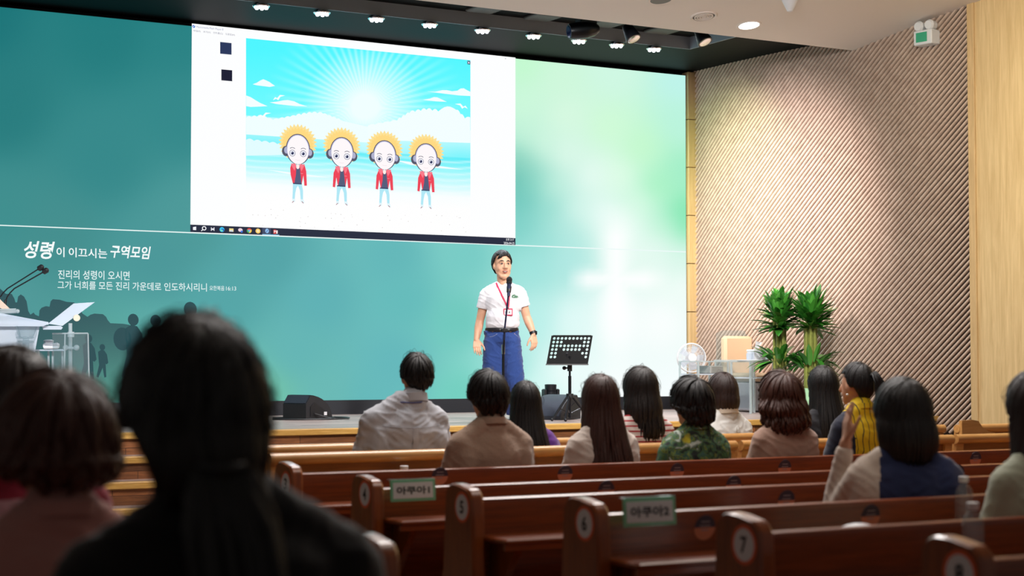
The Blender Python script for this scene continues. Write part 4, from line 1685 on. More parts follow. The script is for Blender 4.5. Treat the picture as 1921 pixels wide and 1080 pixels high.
m.prism([(-1.02, -1.0), (1.02, -1.0), (1.02, -0.97), (-1.02, -0.97)], lambda u, v: desk(u, v, -0.05), lambda u, v: desk(u, v, 0.005))
m.prism([(-1.03, -1.06), (1.02, -1.06), (1.02, -0.97), (-1.02, -0.97)], lambda u, v: desk(u, v, -0.054), lambda u, v: desk(u, v, -0.05))
m.build('lip', M['black'], r)
m = MB()
m.rbox((-0.03, -0.03, -0.05), (0.03, 0.02, 0.05), 0.01, Matrix.Translation(desk(0.0, -0.55, 0.035)))
m.cyl(desk(0, -0.5, 0.02), Vector((base.x, base.y, zt(684))), 0.014, n=10)
m.build('tilt_bracket', M['black'], r)

# ---------------------------------------------------------------- mic stand and microphone of the speaker
MS = 17.5 - 0.34
pb = atD(944, 786, MS)
base = Vector((pb.x, pb.y, STAGE))
r = thing('microphone_stand', 'black straight microphone stand in front of the speaking man', 'microphone stand', base)
ppm = F_PX / MS
zt = lambda py: CAM_H + (680 - py) / ppm
j1 = atD(946.5, 619, MS)
mt_ = atD(954.5, 546, MS)
m = MB()
m.lathe([(0.11, 0.003), (0.11, 0.012), (0.10, 0.02), (0.02, 0.026), (0.014, 0.05)], base, 32)
m.build('base', M['black_metal'], r)
m = MB()
m.cyl(base + Vector((0, 0, 0.03)), Vector((base.x, base.y, zt(655))), 0.013, n=12)
m.cyl(Vector((base.x, base.y, zt(676))), j1, 0.010, n=12)
m.build('pole', M['black_metal'], r)
m = MB()
m.cyl(Vector((base.x, base.y, zt(664))), Vector((base.x, base.y, zt(646))), 0.018, n=14)
m.build('height_clutch', M['chrome'], r)
m = MB()
m.rbox((-0.035, -0.025, -0.022), (0.035, 0.025, 0.022), 0.01, Matrix.Translation(j1))
m.cyl(j1 - U * 0.05, j1 + U * 0.05, 0.012, n=10)
m.build('boom_joint', M['black'], r)
m = MB()
m.cyl(j1 - (mt_ - j1) * 0.25, mt_, 0.009, n=10)
m.build('boom', mat('boom_blue_black', S(34, 38, 70), 0.3, 0.4), r)
m = MB()
ax = (Vector((0, 0, 1)) + U * 0.08 - V * -0.45).normalized()
m.tube([mt_ - ax * 0.01, mt_ + ax * 0.05], [0.022, 0.026], 14)
m.build('clip', M['black'], r)
r2 = thing('microphone', 'black handheld microphone clipped before the mouth of the speaking man', 'microphone', mt_)
m = MB()
hd = atD(955.3, 527, MS) + V * 0.02
ax = (hd - mt_).normalized()
m.tube([mt_ - ax * 0.05, mt_, hd - ax * 0.03, hd - ax * 0.025], [0.014, 0.017, 0.022, 0.024], 18)
m.build('handle', mat('mic_handle', S(60, 66, 96), 0.3, 0.5), r2)
m = MB()
m.sphere(hd + ax * 0.012, (0.030, 0.030, 0.035), 20, 14)
m.cyl(hd - ax * 0.022, hd - ax * 0.008, 0.029, n=20)
m.build('windscreen', mat('foam_black', S(22, 22, 26), 0.9, bump=0.5, bscale=300), r2)

# ---------------------------------------------------------------- pulpit at the left
PD = 16.2
q = lambda px, py, d=0.0: atD(px, py, PD + d)
pc = q(15, 700)
r = thing('pulpit', 'white frosted acrylic pulpit at the left edge of the stage', 'pulpit', (pc.x, pc.y, STAGE))
zf = STAGE + 0.004


def panel(m, pts, th, back=True):
    """sheet through picture points with thickness th"""
    m.prism(pts, lambda x, y: q(x, y), lambda x, y: q(x, y, th))


m = MB()
zpy = 680 + (CAM_H - zf) * F_PX / PD
panel(m, [(-62, 612), (75, 609), (60, 690), (52, zpy), (-50, zpy)], 0.32)
m.build('body', M['frosted'], r)
m = MB()
m.prism([(-70, 603), (84, 603), (90, 608), (80, 612), (-70, 612)], lambda x, y: q(x, y, -0.06), lambda x, y: q(x, y, 0.42))
m.build('lower_shelf', M['frosted'], r)
m = MB()
vs = [q(-60, 586, 0.0), q(2, 587, 0.0), q(91, 606, -0.05), q(40, 609, -0.05), q(-60, 606, -0.05), q(-60, 580, 0.3), q(10, 583, 0.3), q(88, 603, 0.3)]
m.add([q(-60, 586), q(3, 588), q(91, 605), q(91, 609), q(-60, 607)], [(0, 1, 2, 3, 4)], False)
m.prism([(-60, 585), (3, 587.5), (91, 604), (91, 607), (3, 592), (-60, 590)], lambda x, y: q(x, y, 0.0), lambda x, y: q(x, y, 0.4))
m.build('sloped_top', M['frosted'], r)
m = MB()
m.tube([q(28, 608, -0.05), q(33, 612, -0.06), q(36, 622, -0.06), q(38, 632, -0.06)], 0.004, 6)
for k in range(3):
    m.sphere(q(36 + k * 11, 633, -0.08), (0.03, 0.03, 0.012))
m.lathe([(0.10, 0.0), (0.085, -0.05), (0.06, -0.11), (0.03, -0.115), (0.028, -0.13), (0.07, -0.135), (0.07, -0.15), (0.03, -0.155), (0.03, -0.22), (0.075, -0.24)], q(49, 612, -0.11), 24)
m.build('glass_bowl', M['acrylic'], r)
# sloped sheet with papers, at the very edge
r2 = thing('document_holder', 'tilted clear sheet holder with paper on the pulpit top', 'holder', q(2, 585, 0.1))
m = MB()
m.prism([(-40, 540), (0, 561), (22, 582), (20, 586), (-40, 560)], lambda x, y: q(x, y, 0.05), lambda x, y: q(x, y, 0.07))
m.build('sheet', mat('paper_tan', S(206, 182, 164), 0.6), r2)
m = MB()
m.cyl(q(-40, 588, 0.03), q(33, 584, 0.03), 0.016, n=12)
m.cyl(q(-40, 582, 0.03), q(30, 580, 0.03), 0.01, n=12)
m.sphere(q(33, 583.5, 0.03), 0.02)
m.build('clear_clip', M['acrylic_edge'], r2)
for k, (x0, y0, xm, ym, x1, y1, lb) in enumerate(((-14, 588, -2, 560, 76, 502, 'thin gooseneck microphone on the pulpit, reaching higher'), (6, 586, 11, 566, 85, 508, 'thin gooseneck microphone on the pulpit, the lower one in front'))):
    g = thing('gooseneck_microphone', lb, 'microphone', q(x0, y0, 0.08), group='two gooseneck microphones')
    m = MB()
    m.cyl(q(x0, 590, 0.08), q(x0 + 5, 562, 0.08), 0.014, 0.012, n=10)
    m.build('grip', M['black'], g)
    m = MB()
    pts = [q(x0 + 5, 563, 0.08), q(xm + 3, 556, 0.06), q(xm + 8, 549, 0.05), q(xm + 16, 541, 0.04), q(x1, y1, 0.0)]
    m.tube(pts, 0.0065, 8)
    m.build('neck', M['black'], g)
    d = (pts[-1] - pts[-2]).normalized()
    m = MB()
    m.tube([pts[-1] - d * 0.03, pts[-1] - d * 0.02, pts[-1] + d * 0.02, pts[-1] + d * 0.033], [0.012, 0.026, 0.026, 0.012], 14)
    m.build('windscreen', M['black'], g)
    m = MB()
    m.lathe([(0.035, 0), (0.035, 0.012), (0.02, 0.02)], q(x0 + 2, 600, 0.1), 20)
    m.build('foot', M['black'], g)

# clear reading stand with pole, next to the pulpit
r = thing('reading_stand', 'clear acrylic reading stand with a tilted plate right of the pulpit', 'reading stand', Vector((q(131, 700, 0.1).x, q(131, 700, 0.1).y, STAGE)))
m = MB()
m.prism([(90, 607), (138, 569), (178, 566.5), (117, 611)], lambda x, y: q(x, y, 0.1 + (611 - y) * 0.006), lambda x, y: q(x, y, 0.115 + (611 - y) * 0.006))
m.build('plate', M['frosted'], r)
m = MB()
m.prism([(79, 611), (114, 611), (118, 614), (115, 618), (81, 618)], lambda x, y: q(x, y, -0.02), lambda x, y: q(x, y, 0.12))
m.build('lip', M['frosted'], r)
m = MB()
m.cyl(q(132, 606, 0.2), Vector((q(133, 700, 0.2).x, q(133, 700, 0.2).y, STAGE + 0.02)), 0.018, n=14)
m.cyl(q(133, 632, 0.2), q(133, 622, 0.2), 0.032, n=14)
m.build('pole', M['acrylic_edge'], r)
m = MB()
m.tube([q(143, 596, 0.22), q(144, 596, 0.19)], [0.03, 0.032], 20)
m.build('tilt_knob', mat('knob_tan', S(206, 190, 170), 0.5), r)
m = MB()
for x0, x1 in ((120, 126), (141, 146)):
    m.sphere(q((x0 + x1) / 2, 652, 0.15), 0.028)
m.cyl(q(120, 652, 0.15), q(146, 653, 0.15), 0.012, n=10)
m.build('screw_knobs', M['acrylic_edge'], r)
m = MB()
zpy = 680 + (CAM_H - STAGE - 0.004) * F_PX / (PD + 0.1)
m.prism([(98, 625.5), (165, 625), (169, zpy), (102, zpy)], lambda x, y: q(x, y, 0.05), lambda x, y: q(x, y, 0.06))
m.build('front_panel', M['acrylic'], r)
m = MB()
for (xa, ya, xb, yb) in ((98, 625.5, 165, 625), (165, 625, 169, zpy - 1), (122, 624, 119, zpy - 1)):
    m.cyl(q(xa, ya, 0.06), q(xb, yb, 0.06), 0.007, n=8)
m.build('panel_edges', M['acrylic_edge'], r)
# small clear side table with a box and a towel
q2 = lambda px, py, d=0.0: atD(px, py, PD + 0.35 + d)
r = thing('side_table', 'small clear acrylic side table between the pulpit and the reading stand', 'table', Vector((q2(92, 700).x, q2(92, 700).y, STAGE)))
m = MB()
m.prism([(64, 655.5), (121, 654.5), (121, 658), (64, 658)], lambda x, y: q2(x, y, -0.05), lambda x, y: q2(x, y, 0.25))
m.build('tabletop', M['frosted'], r)
zpy = 680 + (CAM_H - STAGE - 0.004) * F_PX / (PD + 0.35)
for x0, x1 in ((72, 77), (91, 91), (99, 99), (117, 118)):
    m = MB()
    m.cyl(q2(x0, 658, 0.05), q2(x1, zpy, 0.05), 0.011, n=10)
    m.build('leg', M['acrylic_edge'], r)
zt_ = q2(92, 654.6, 0.05).z
c = q2(91, 650, 0.05)
m = MB()
m.rbox((c.x - 0.04, c.y - 0.035, zt_), (c.x + 0.04, c.y + 0.035, zt_ + 0.075), 0.006)
m.lathe([(0.048, 0), (0.05, 0.008), (0.03, 0.016), (0.0, 0.018)], Vector((c.x, c.y, zt_ + 0.075)), 16)
o = m.build('tissue_box', mat('box_clear', S(206, 206, 214), 0.3), None)
tag(o, 'small pale lidded box on the clear side table by the pulpit', 'box')
m = MB()
m.tube([q2(82, 649.5, -0.055), q2(85, 649, -0.055), q2(97, 649.3, -0.055), q2(108, 648.2, -0.055), q2(111, 648.5, -0.055)], [0.024, 0.03, 0.026, 0.03, 0.02], 16)
o = m.build('rolled_towel', mat('towel_white', S(240, 240, 244), 0.9, bump=0.4, bscale=200), None)
tag(o, 'rolled white towel on the clear side table by the pulpit', 'towel')

# ---------------------------------------------------------------- chairs, side tables, fan, plants at the right
def armchair(label, px0, px1, D, dx_seat):
    """clear acrylic armchair with tan back and seat cushions, facing the hall"""
    c0 = onY((px0 + px1) / 2, 640, D)
    wdt = (onY(px1, 640, D).x - onY(px0, 640, D).x) * 0.97
    x, y = c0.x, c0.y
    r = thing('armchair', label, 'chair', (x, y, STAGE), group='clear armchairs with tan cushions')
    z = STAGE
    m = MB()
    m.rbox((x - wdt / 2, y - 0.05, z + 0.42), (x + wdt / 2, y + 0.06, z + 0.90), 0.03)
    m.build('back_cushion', M['tan'], r)
    m = MB()
    m.rbox((x - wdt / 2 - 0.03, y - 0.66, z + 0.36), (x + wdt / 2 + 0.03, y + 0.04, z + 0.46), 0.03)
    m.build('seat_cushion', M['tan'], r)
    m = MB()
    pl = [(-wdt / 2 - 0.03, 0.34), (wdt / 2 + 0.03, 0.34), (wdt / 2 + 0.03, 0.9)]
    for k in range(9):
        a_ = k / 8.0
        pl.append((wdt / 2 + 0.03 - a_ * (wdt + 0.06), 0.93 + 0.05 * math.sin(PI * a_) + 0.012 * math.sin(3 * PI * a_)))
    pl.append((-wdt / 2 - 0.03, 0.9))
    m.prism(pl, lambda u, v: Vector((x + u, y + 0.075, z + v)), lambda u, v: Vector((x + u, y + 0.09, z + v)))
    m.build('back_panel', M['acrylic'], r)
    m = MB()
    m.rbox((x - wdt / 2 - 0.05, y - 0.62, z + 0.02), (x + wdt / 2 + 0.05, y + 0.02, z + 0.345), 0.01)
    m.build('base_box', M['frosted_grey'], r)
    for sx in (-1, 1):
        xx = x + sx * (wdt / 2 + 0.05)
        m = MB()
        m.box((xx - 0.006, y - 0.62, z + 0.05), (xx + 0.006, y + 0.09, z + 0.60))
        m.build('arm_panel', M['acrylic'], r)
        m = MB()
        m.box((xx - 0.02, y - 0.64, z + 0.60), (xx + 0.02, y + 0.09, z + 0.615))
        for yy in (y - 0.63, y + 0.08):
            m.box((xx - 0.008, yy - 0.008, z + 0.01), (xx + 0.008, yy + 0.008, z + 0.60))
        m.build('arm_frame', M['acrylic_edge'], r)
    for sx in (-1, 1):
        for yy in (y - 0.58, y):
            m = MB()
            m.cyl((x + sx * wdt / 2, yy, z + 0.002), (x + sx * wdt / 2, yy, z + 0.03), 0.014, n=10)
            m.build('foot', M['chrome'], r)
    return r


armchair('clear armchair with tan cushions beside the white fan', 1355, 1410, 16.8, 40)
armchair('clear armchair with tan cushions behind the leafy plants', 1441, 1498, 16.8, 40)


def side_table(label, px0, px1, D, htop, dep=0.4, low=None, grp='clear side tables by the armchairs'):
    a0, a1 = onY(px0, 690, D), onY(px1, 690, D)
    x, y = (a0.x + a1.x) / 2, (a0.y + a1.y) / 2
    wd = (a1 - a0).length
    r = thing('side_table', label, 'table', (x, y, STAGE), group=grp)
    m = MB()
    m.box((x - wd / 2, y - dep / 2, STAGE + htop - 0.014), (x + wd / 2, y + dep / 2, STAGE + htop))
    m.build('tabletop', M['acrylic_edge'], r)
    for sx in (-1, 1):
        for sy in (-1, 1):
            m = MB()
            xx, yy = x + sx * (wd / 2 - 0.012), y + sy * (dep / 2 - 0.012)
            m.box((xx - 0.01, yy - 0.01, STAGE + 0.003), (xx + 0.01, yy + 0.01, STAGE + htop - 0.014))
            m.build('leg', M['acrylic_edge'], r)
    if low:
        m = MB()
        m.box((x - wd / 2 + 0.02, y - dep / 2 + 0.02, STAGE + low), (x + wd / 2 - 0.02, y + dep / 2 - 0.02, STAGE + low + 0.015))
        m.build('lower_shelf', M['frosted'], r)
    return r, x, y, wd


_, tx, ty, tw_ = side_table('clear side table with a grey device on its shelf beside the fan', 1291, 1350, 16.1, 0.60, 0.38, 0.44)
m = MB()
m.rbox((tx - 0.02, ty - 0.15, STAGE + 0.456), (tx + 0.16, ty + 0.12, STAGE + 0.545), 0.008)
for k in range(6):
    m.box((tx + 0.0, ty - 0.155, STAGE + 0.468 + k * 0.012), (tx + 0.14, ty - 0.149, STAGE + 0.474 + k * 0.012))
o = m.build('grey_device', mat('device_grey', S(150, 150, 146), 0.5), None)
tag(o, 'flat slatted grey device on the shelf of the clear side table', 'device')
_, tx2, ty2, tw2 = side_table('clear side table holding the white tissue basket', 1388, 1434, 15.86, 0.60, 0.38, 0.4)
zt_ = STAGE + 0.60
c = Vector((tx2 + 0.0, ty2 - 0.05, zt_))
m = MB()
m.lathe([(0.17, 0.0), (0.18, 0.008), (0.175, 0.012), (0.0, 0.01)], c + Vector((-0.03, 0, 0)), 32)
o = m.build('tray', M['white_plastic'], None)
tag(o, 'flat white tray under the tissue basket', 'tray')
r = thing('tissue_basket', 'white tissue basket with a tissue sticking up beside the plants', 'tissue box', c + Vector((0.03, 0, 0.012)))
m = MB()
cc_ = c + Vector((0.03, 0, 0.012))
m.prism([(-0.075, -0.055), (0.075, -0.055), (0.075, 0.055), (-0.075, 0.055)], lambda x, y: cc_ + Vector((x, y, 0)), lambda x, y: cc_ + Vector((x * 1.22, y * 1.22, 0.10)))
m.build('basket', mat('basket_white', S(226, 228, 234), 0.6, bump=0.5, bscale=120), r)
m = MB()
m.prism([(-0.097, -0.07), (0.097, -0.07), (0.097, 0.07), (-0.097, 0.07)], lambda x, y: cc_ + Vector((x, y, 0.10)), lambda x, y: cc_ + Vector((x * 0.95, y * 0.95, 0.118)))
m.build('rim', M['white_plastic'], r)
m = MB()
m.add([cc_ + Vector(v) for v in ((-0.03, 0, 0.115), (0.02, 0.01, 0.115), (0.05, 0.0, 0.2), (0.01, 0.02, 0.215), (-0.02, -0.02, 0.19), (0.06, -0.02, 0.205))], [(0, 1, 2, 3), (0, 3, 4), (1, 5, 2)], True)
m.add([cc_ + Vector(v) for v in ((-0.03, 0.006, 0.115), (0.02, 0.016, 0.115), (0.05, 0.006, 0.2), (0.01, 0.026, 0.215))], [(3, 2, 1, 0)], True)
m.build('tissue', M['sticker_white'], r)
m = MB()
cu_ = c + Vector((-0.10, -0.03, 0.012))
m.lathe([(0.028, 0.0), (0.034, 0.004), (0.036, 0.075), (0.033, 0.075), (0.031, 0.008)], cu_, 24)
o = m.build('drinking_glass', M['frosted'], None)
tag(o, 'small white cup beside the tissue basket', 'cup')
r = thing('tablet', 'pale green screened tablet leaning beside the tissue basket', 'tablet', c + Vector((0.16, 0.02, 0.0)))
ct = c + Vector((0.16, 0.02, 0.004))
m = MB()
m.prism([(-0.05, 0), (0.05, 0), (0.05, 0.11), (-0.05, 0.11)], lambda x, z: ct + Vector((x, z * 0.4, z)), lambda x, z: ct + Vector((x, z * 0.4 + 0.012, z)))
m.build('case', M['black'], r)
m = MB()
m.prism([(-0.044, 0.006), (0.044, 0.006), (0.044, 0.104), (-0.044, 0.104)], lambda x, z: ct + Vector((x, z * 0.4 - 0.002, z)), lambda x, z: ct + Vector((x, z * 0.4 + 0.001, z)))
m.build('screen', glow('tablet_screen', S(196, 226, 214), 0.6), r)

# fan on a low table at the far left of this group
fx = onY(1297, 671, 16.62)
r = thing('electric_fan', 'round white electric fan in front of the lower corner of the screen', 'fan', Vector((fx.x, fx.y, STAGE)))
n_ = (Vector((0, 0, CAM_H + 0.4)) - fx)
n_.z = 0
n_.normalize()
n_ = (n_ * 0.9 + U * 0.18).normalized()
uu = Vector((0, 0, 1)).cross(n_).normalized()
Rf = 27 * 20.3 / F_PX
ring = lambda rr, d, a_: fx + n_ * d + uu * (rr * math.cos(a_)) + Vector((0, 0, rr * math.sin(a_)))
m = MB()
for rr, d, th in ((Rf, 0.0, 0.008), (Rf * 0.985, 0.03, 0.005), (Rf * 0.98, -0.04, 0.005)):
    m.tube([ring(rr, d, 2 * PI * k / 40) for k in range(41)], th, 8, False)
m.build('rim', M['white_plastic'], r)
M['fan_wire'] = mat('fan_wire', S(226, 228, 232), 0.5)
m = MB()
for k in range(56):
    a_ = 2 * PI * k / 56
    m.tube([ring(0.04, 0.06, a_ + 0.35), ring(Rf * 0.5, 0.066, a_ + 0.15), ring(Rf * 0.98, 0.01, a_)], 0.0016, 5, False)
for rr, d in ((Rf * 0.45, 0.066), (Rf * 0.72, 0.05)):
    m.tube([ring(rr, d, 2 * PI * k / 32) for k in range(33)], 0.002, 5, False)
m.build('front_grill', M['fan_wire'], r)
m = MB()
for k in range(40):
    a_ = 2 * PI * k / 40
    m.tube([ring(0.03, -0.09, a_), ring(Rf * 0.6, -0.085, a_), ring(Rf * 0.98, -0.03, a_)], 0.0016, 5, False)
m.build('rear_grill', M['fan_wire'], r)
m = MB()
m.tube([ring(0.0, 0.055, 0), ring(0.0, 0.075, 0)], [0.05, 0.045], 24)
m.build('hub_cap', M['white_plastic'], r)
for k in range(5):
    a_ = 2 * PI * k / 5
    m = MB()
    pl = [(0.03, -0.25), (Rf * 0.5, -0.38), (Rf * 0.88, -0.30), (Rf * 0.9, 0.25), (Rf * 0.5, 0.35), (0.03, 0.25)]
    vs = [ring(rr, 0.0 + 0.05 * da, a_ + da) for rr, da in pl] + [ring(rr, -0.004 + 0.05 * da, a_ + da) for rr, da in pl]
    n6 = 6
    m.add(vs, [list(range(6)), list(range(6, 12))[::-1]] + [(i, (i + 1) % 6, 6 + (i + 1) % 6, 6 + i) for i in range(6)])
    m.build('blade', M['frosted'], r)
m = MB()
m.tube([ring(0, -0.03, 0), ring(0, -0.14, 0)], [0.06, 0.045], 20)
m.build('motor', M['white_plastic'], r)
m = MB()
pbase = fx - n_ * 0.08
m.cyl((pbase.x, pbase.y, STAGE + 0.02), (pbase.x, pbase.y, fx.z - 0.02), 0.018, n=14)
m.lathe([(0.16, 0.002), (0.16, 0.02), (0.1, 0.035), (0.02, 0.05)], (pbase.x, pbase.y, STAGE), 28)
m.build('stand', M['white_plastic'], r)


# leafy plants: bundles of canes with a crown and a lower tuft of leaves
def leaf_mat(name, a_, b_):
    m_ = bpy.data.materials.new(name)
    m_.use_nodes = True
    nt = m_.node_tree
    p_ = nt.nodes['Principled BSDF']
    gi = nt.nodes.new('ShaderNodeNewGeometry')
    rp = nt.nodes.new('ShaderNodeValToRGB')
    rp.color_ramp.elements[0].color = a_
    rp.color_ramp.elements[1].color = b_
    nt.links.new(gi.outputs['Random Per Island'], rp.inputs[0])
    nt.links.new(rp.outputs[0], p_.inputs['Base Color'])
    p_.inputs['Roughness'].default_value = 0.32
    p_.inputs['Coat Weight'].default_value = 0.3
    return m_


M['leaf'] = leaf_mat('leaf_green', S(26, 88, 28), S(74, 150, 52))
M['cane'] = mat('cane_green', S(132, 140, 66), 0.5, var=0.35, bscale=30)


def leaf(m, base, d, length, wdt, droop):
    d = d.normalized()
    side = d.cross(Vector((0, 0, 1)))
    if side.length < 1e-3:
        side = Vector((1, 0, 0))
    side.normalize()
    up_ = side.cross(d).normalized()
    N = 6
    c_, vs, fs = Vector(base), [], []
    dd = d.copy()
    for i in range(N + 1):
        t = i / N
        w_ = wdt * (math.sin(PI * min(1, t * 0.86 + 0.1)) ** 0.8) * (1 if t < 1 else 0.05)
        vs += [c_ - side * w_ + up_ * w_ * 0.35, c_.copy(), c_ + side * w_ + up_ * w_ * 0.35]
        dd = (dd + Vector((0, 0, -droop / N))).normalized()
        c_ = c_ + dd * length / N
    for i in range(N):
        for k in (0, 1):
            a0 = i * 3 + k
            fs.append((a0, a0 + 1, a0 + 4, a0 + 3))
    m.add(vs, fs)


def plant(label, px, D, ptop, pmid, plow, ncane, seed, wpx, pot):
    random.seed(seed)
    c = atD(px, 700, D)
    k = F_PX / D
    z = lambda py: CAM_H + (680 - py) / k + 0.0
    r = thing('potted_plant', label, 'plant', (c.x, c.y, STAGE), group='leafy cane plants on the stage')
    R = wpx / k
    m = MB()
    zc = z(pmid)
    for i in range(ncane):
        a_ = 2 * PI * i / ncane
        rr = 0.06 * (0.45 + 0.55 * (i % 2))
        h = zc + random.uniform(0.0, 0.1)
        p0 = Vector((c.x + rr * 1.05 * math.cos(a_), c.y + rr * math.sin(a_), STAGE + 0.2))
        p1 = Vector((c.x + rr * math.cos(a_), c.y + rr * math.sin(a_), h))
        N = 14
        pts, rad = [], []
        for j in range(N * 2 + 1):
            pts.append(p0.lerp(p1, j / (2 * N)))
            rad.append(0.017 if j % 2 else 0.0145)
        m.tube(pts, rad, 8)
    m.build('canes', M['cane'], r)
    m = MB()
    zt0, zt1 = z(pmid) - 0.05, z(ptop)
    hh = zt1 - zt0
    for i in range(150):
        a_ = random.uniform(0, 2 * PI)
        t = random.random() ** 0.8
        el = 0.05 + 1.25 * t + random.uniform(-0.3, 0.3)
        rr = 0.08 * random.random()
        L_ = random.uniform(0.22, 0.36) * (1.0 - 0.15 * t)
        bz = zt0 + hh * (0.02 + 0.62 * t)
        d = Vector((math.cos(a_) * math.cos(el), math.sin(a_) * math.cos(el), math.sin(el)))
        leaf(m, Vector((c.x + rr * math.cos(a_), c.y + rr * math.sin(a_), bz)), d, L_ * R / 0.24, random.uniform(0.030, 0.048), random.uniform(0.0, 0.55))
    for i in range(14):
        a_ = random.uniform(0, 2 * PI)
        el = random.uniform(1.0, 1.45)
        d = Vector((math.cos(a_) * math.cos(el), math.sin(a_) * math.cos(el), math.sin(el)))
        leaf(m, Vector((c.x + 0.06 * math.cos(a_), c.y + 0.06 * math.sin(a_), zt1 - 0.24)), d, random.uniform(0.18, 0.27), 0.036, 0.1)
    m.build('crown_leaves', M['leaf'], r)
    m = MB()
    for i in range(46):
        a_ = random.uniform(0, 2 * PI)
        el = random.uniform(-0.25, 1.15)
        d = Vector((math.cos(a_) * math.cos(el), math.sin(a_) * math.cos(el), math.sin(el)))
        leaf(m, Vector((c.x + 0.1 * math.cos(a_), c.y + 0.1 * math.sin(a_), z(plow) - random.uniform(-0.02, 0.1))), d, random.uniform(0.18, 0.32), random.uniform(0.028, 0.042), random.uniform(0.2, 1.0))
    m.build('lower_leaves', M['leaf'], r)
    m = MB()
    m.lathe([(0.12, 0.003), (0.15, 0.02), (0.19, 0.27), (0.195, 0.30), (0.175, 0.30), (0.16, 0.26), (0.0, 0.25)], (c.x, c.y, STAGE), 32)
    m.build('pot', pot, r)


POT = mat('pot_pale_green', S(168, 218, 176), 0.4)
plant('leafy cane plant on the left of the pair before the slatted wall', 1463, 19.4, 549, 612, 668, 12, 5, 36, POT)
plant('leafy cane plant on the right of the pair before the slatted wall', 1521, 19.2, 553, 614, 676, 14, 9, 40, POT)

# ================================================================== people
def hair_mat(name, col, rough=0.42):
    m = mat(name, col, rough, bump=0.35, bscale=60, bstretch=(6, 6, 0.6), spec=0.4)
    return m


H = {'black': hair_mat('hair_black', S(24, 21, 22)), 'soft': hair_mat('hair_soft_black', S(34, 28, 27)), 'brown': hair_mat('hair_brown', S(62, 36, 30)),
     'dark_brown': hair_mat('hair_dark_brown', S(46, 32, 29)), 'red_brown': hair_mat('hair_red_brown', S(70, 38, 28))}


def sstep(a, b, x):
    t = min(1.0, max(0.0, (x - a) / (b - a)))
    return t * t * (3 - 2 * t)


def fabric(name, col, rough=0.85, bump=0.12, scale=220):
    return mat(name, col, rough, bump=bump, bscale=scale, sheen=0.25, spec=0.25)


def stripe_mat(name, ca, cb, period, duty):
    m = bpy.data.materials.new(name)
    m.use_nodes = True
    nt = m.node_tree
    p = nt.nodes['Principled BSDF']
    p.inputs['Roughness'].default_value = 0.85
    tc = nt.nodes.new('ShaderNodeTexCoord')
    sp = nt.nodes.new('ShaderNodeSeparateXYZ')
    mu = nt.nodes.new('ShaderNodeMath'); mu.operation = 'MULTIPLY'; mu.inputs[1].default_value = 1 / period
    fr = nt.nodes.new('ShaderNodeMath'); fr.operation = 'FRACT'
    lt = nt.nodes.new('ShaderNodeMath'); lt.operation = 'LESS_THAN'; lt.inputs[1].default_value = duty
    mx = nt.nodes.new('ShaderNodeMix'); mx.data_type = 'RGBA'
    mx.inputs[6].default_value = ca
    mx.inputs[7].default_value = cb
    nt.links.new(tc.outputs['Object'], sp.inputs[0])
    nt.links.new(sp.outputs['Z'], mu.inputs[0])
    nt.links.new(mu.outputs[0], fr.inputs[0])
    nt.links.new(fr.outputs[0], lt.inputs[0])
    nt.links.new(lt.outputs[0], mx.inputs[0])
    nt.links.new(mx.outputs[2], p.inputs['Base Color'])
    return m


def floral_mat(name):
    m = bpy.data.materials.new(name)
    m.use_nodes = True
    nt = m.node_tree
    p = nt.nodes['Principled BSDF']
    p.inputs['Roughness'].default_value = 0.8
    tc = nt.nodes.new('ShaderNodeTexCoord')
    n1 = nt.nodes.new('ShaderNodeTexNoise'); n1.inputs['Scale'].default_value = 16; n1.inputs['Detail'].default_value = 6; n1.inputs['Distortion'].default_value = 1.2
    r = nt.nodes.new('ShaderNodeValToRGB')
    e = r.color_ramp.elements
    e[0].position, e[0].color = 0.30, S(26, 34, 36)
    e[1].position, e[1].color = 0.72, S(196, 204, 196)
    for pos, c in ((0.42, S(38, 52, 46)), (0.47, S(74, 110, 58)), (0.52, S(52, 92, 90)), (0.56, S(120, 142, 60)), (0.60, S(30, 40, 40)), (0.65, S(150, 168, 150))):
        q = e.new(pos)
        q.color = c
    n2 = nt.nodes.new('ShaderNodeTexNoise'); n2.inputs['Scale'].default_value = 9; n2.inputs['Detail'].default_value = 2
    r2 = nt.nodes.new('ShaderNodeValToRGB')
    r2.color_ramp.elements[0].position = 0.60
    r2.color_ramp.elements[0].color = (0, 0, 0, 1)
    r2.color_ramp.elements[1].position = 0.68
    r2.color_ramp.elements[1].color = (1, 1, 1, 1)
    mx = nt.nodes.new('ShaderNodeMix'); mx.data_type = 'RGBA'
    mx.inputs[7].default_value = S(186, 176, 40)
    nt.links.new(tc.outputs['Object'], n1.inputs['Vector'])
    nt.links.new(tc.outputs['Object'], n2.inputs['Vector'])
    nt.links.new(n1.outputs['Fac'], r.inputs[0])
    nt.links.new(n2.outputs['Fac'], r2.inputs[0])
    nt.links.new(r2.outputs[0], mx.inputs[0])
    nt.links.new(r.outputs[0], mx.inputs[6])
    nt.links.new(mx.outputs[2], p.inputs['Base Color'])
    return m


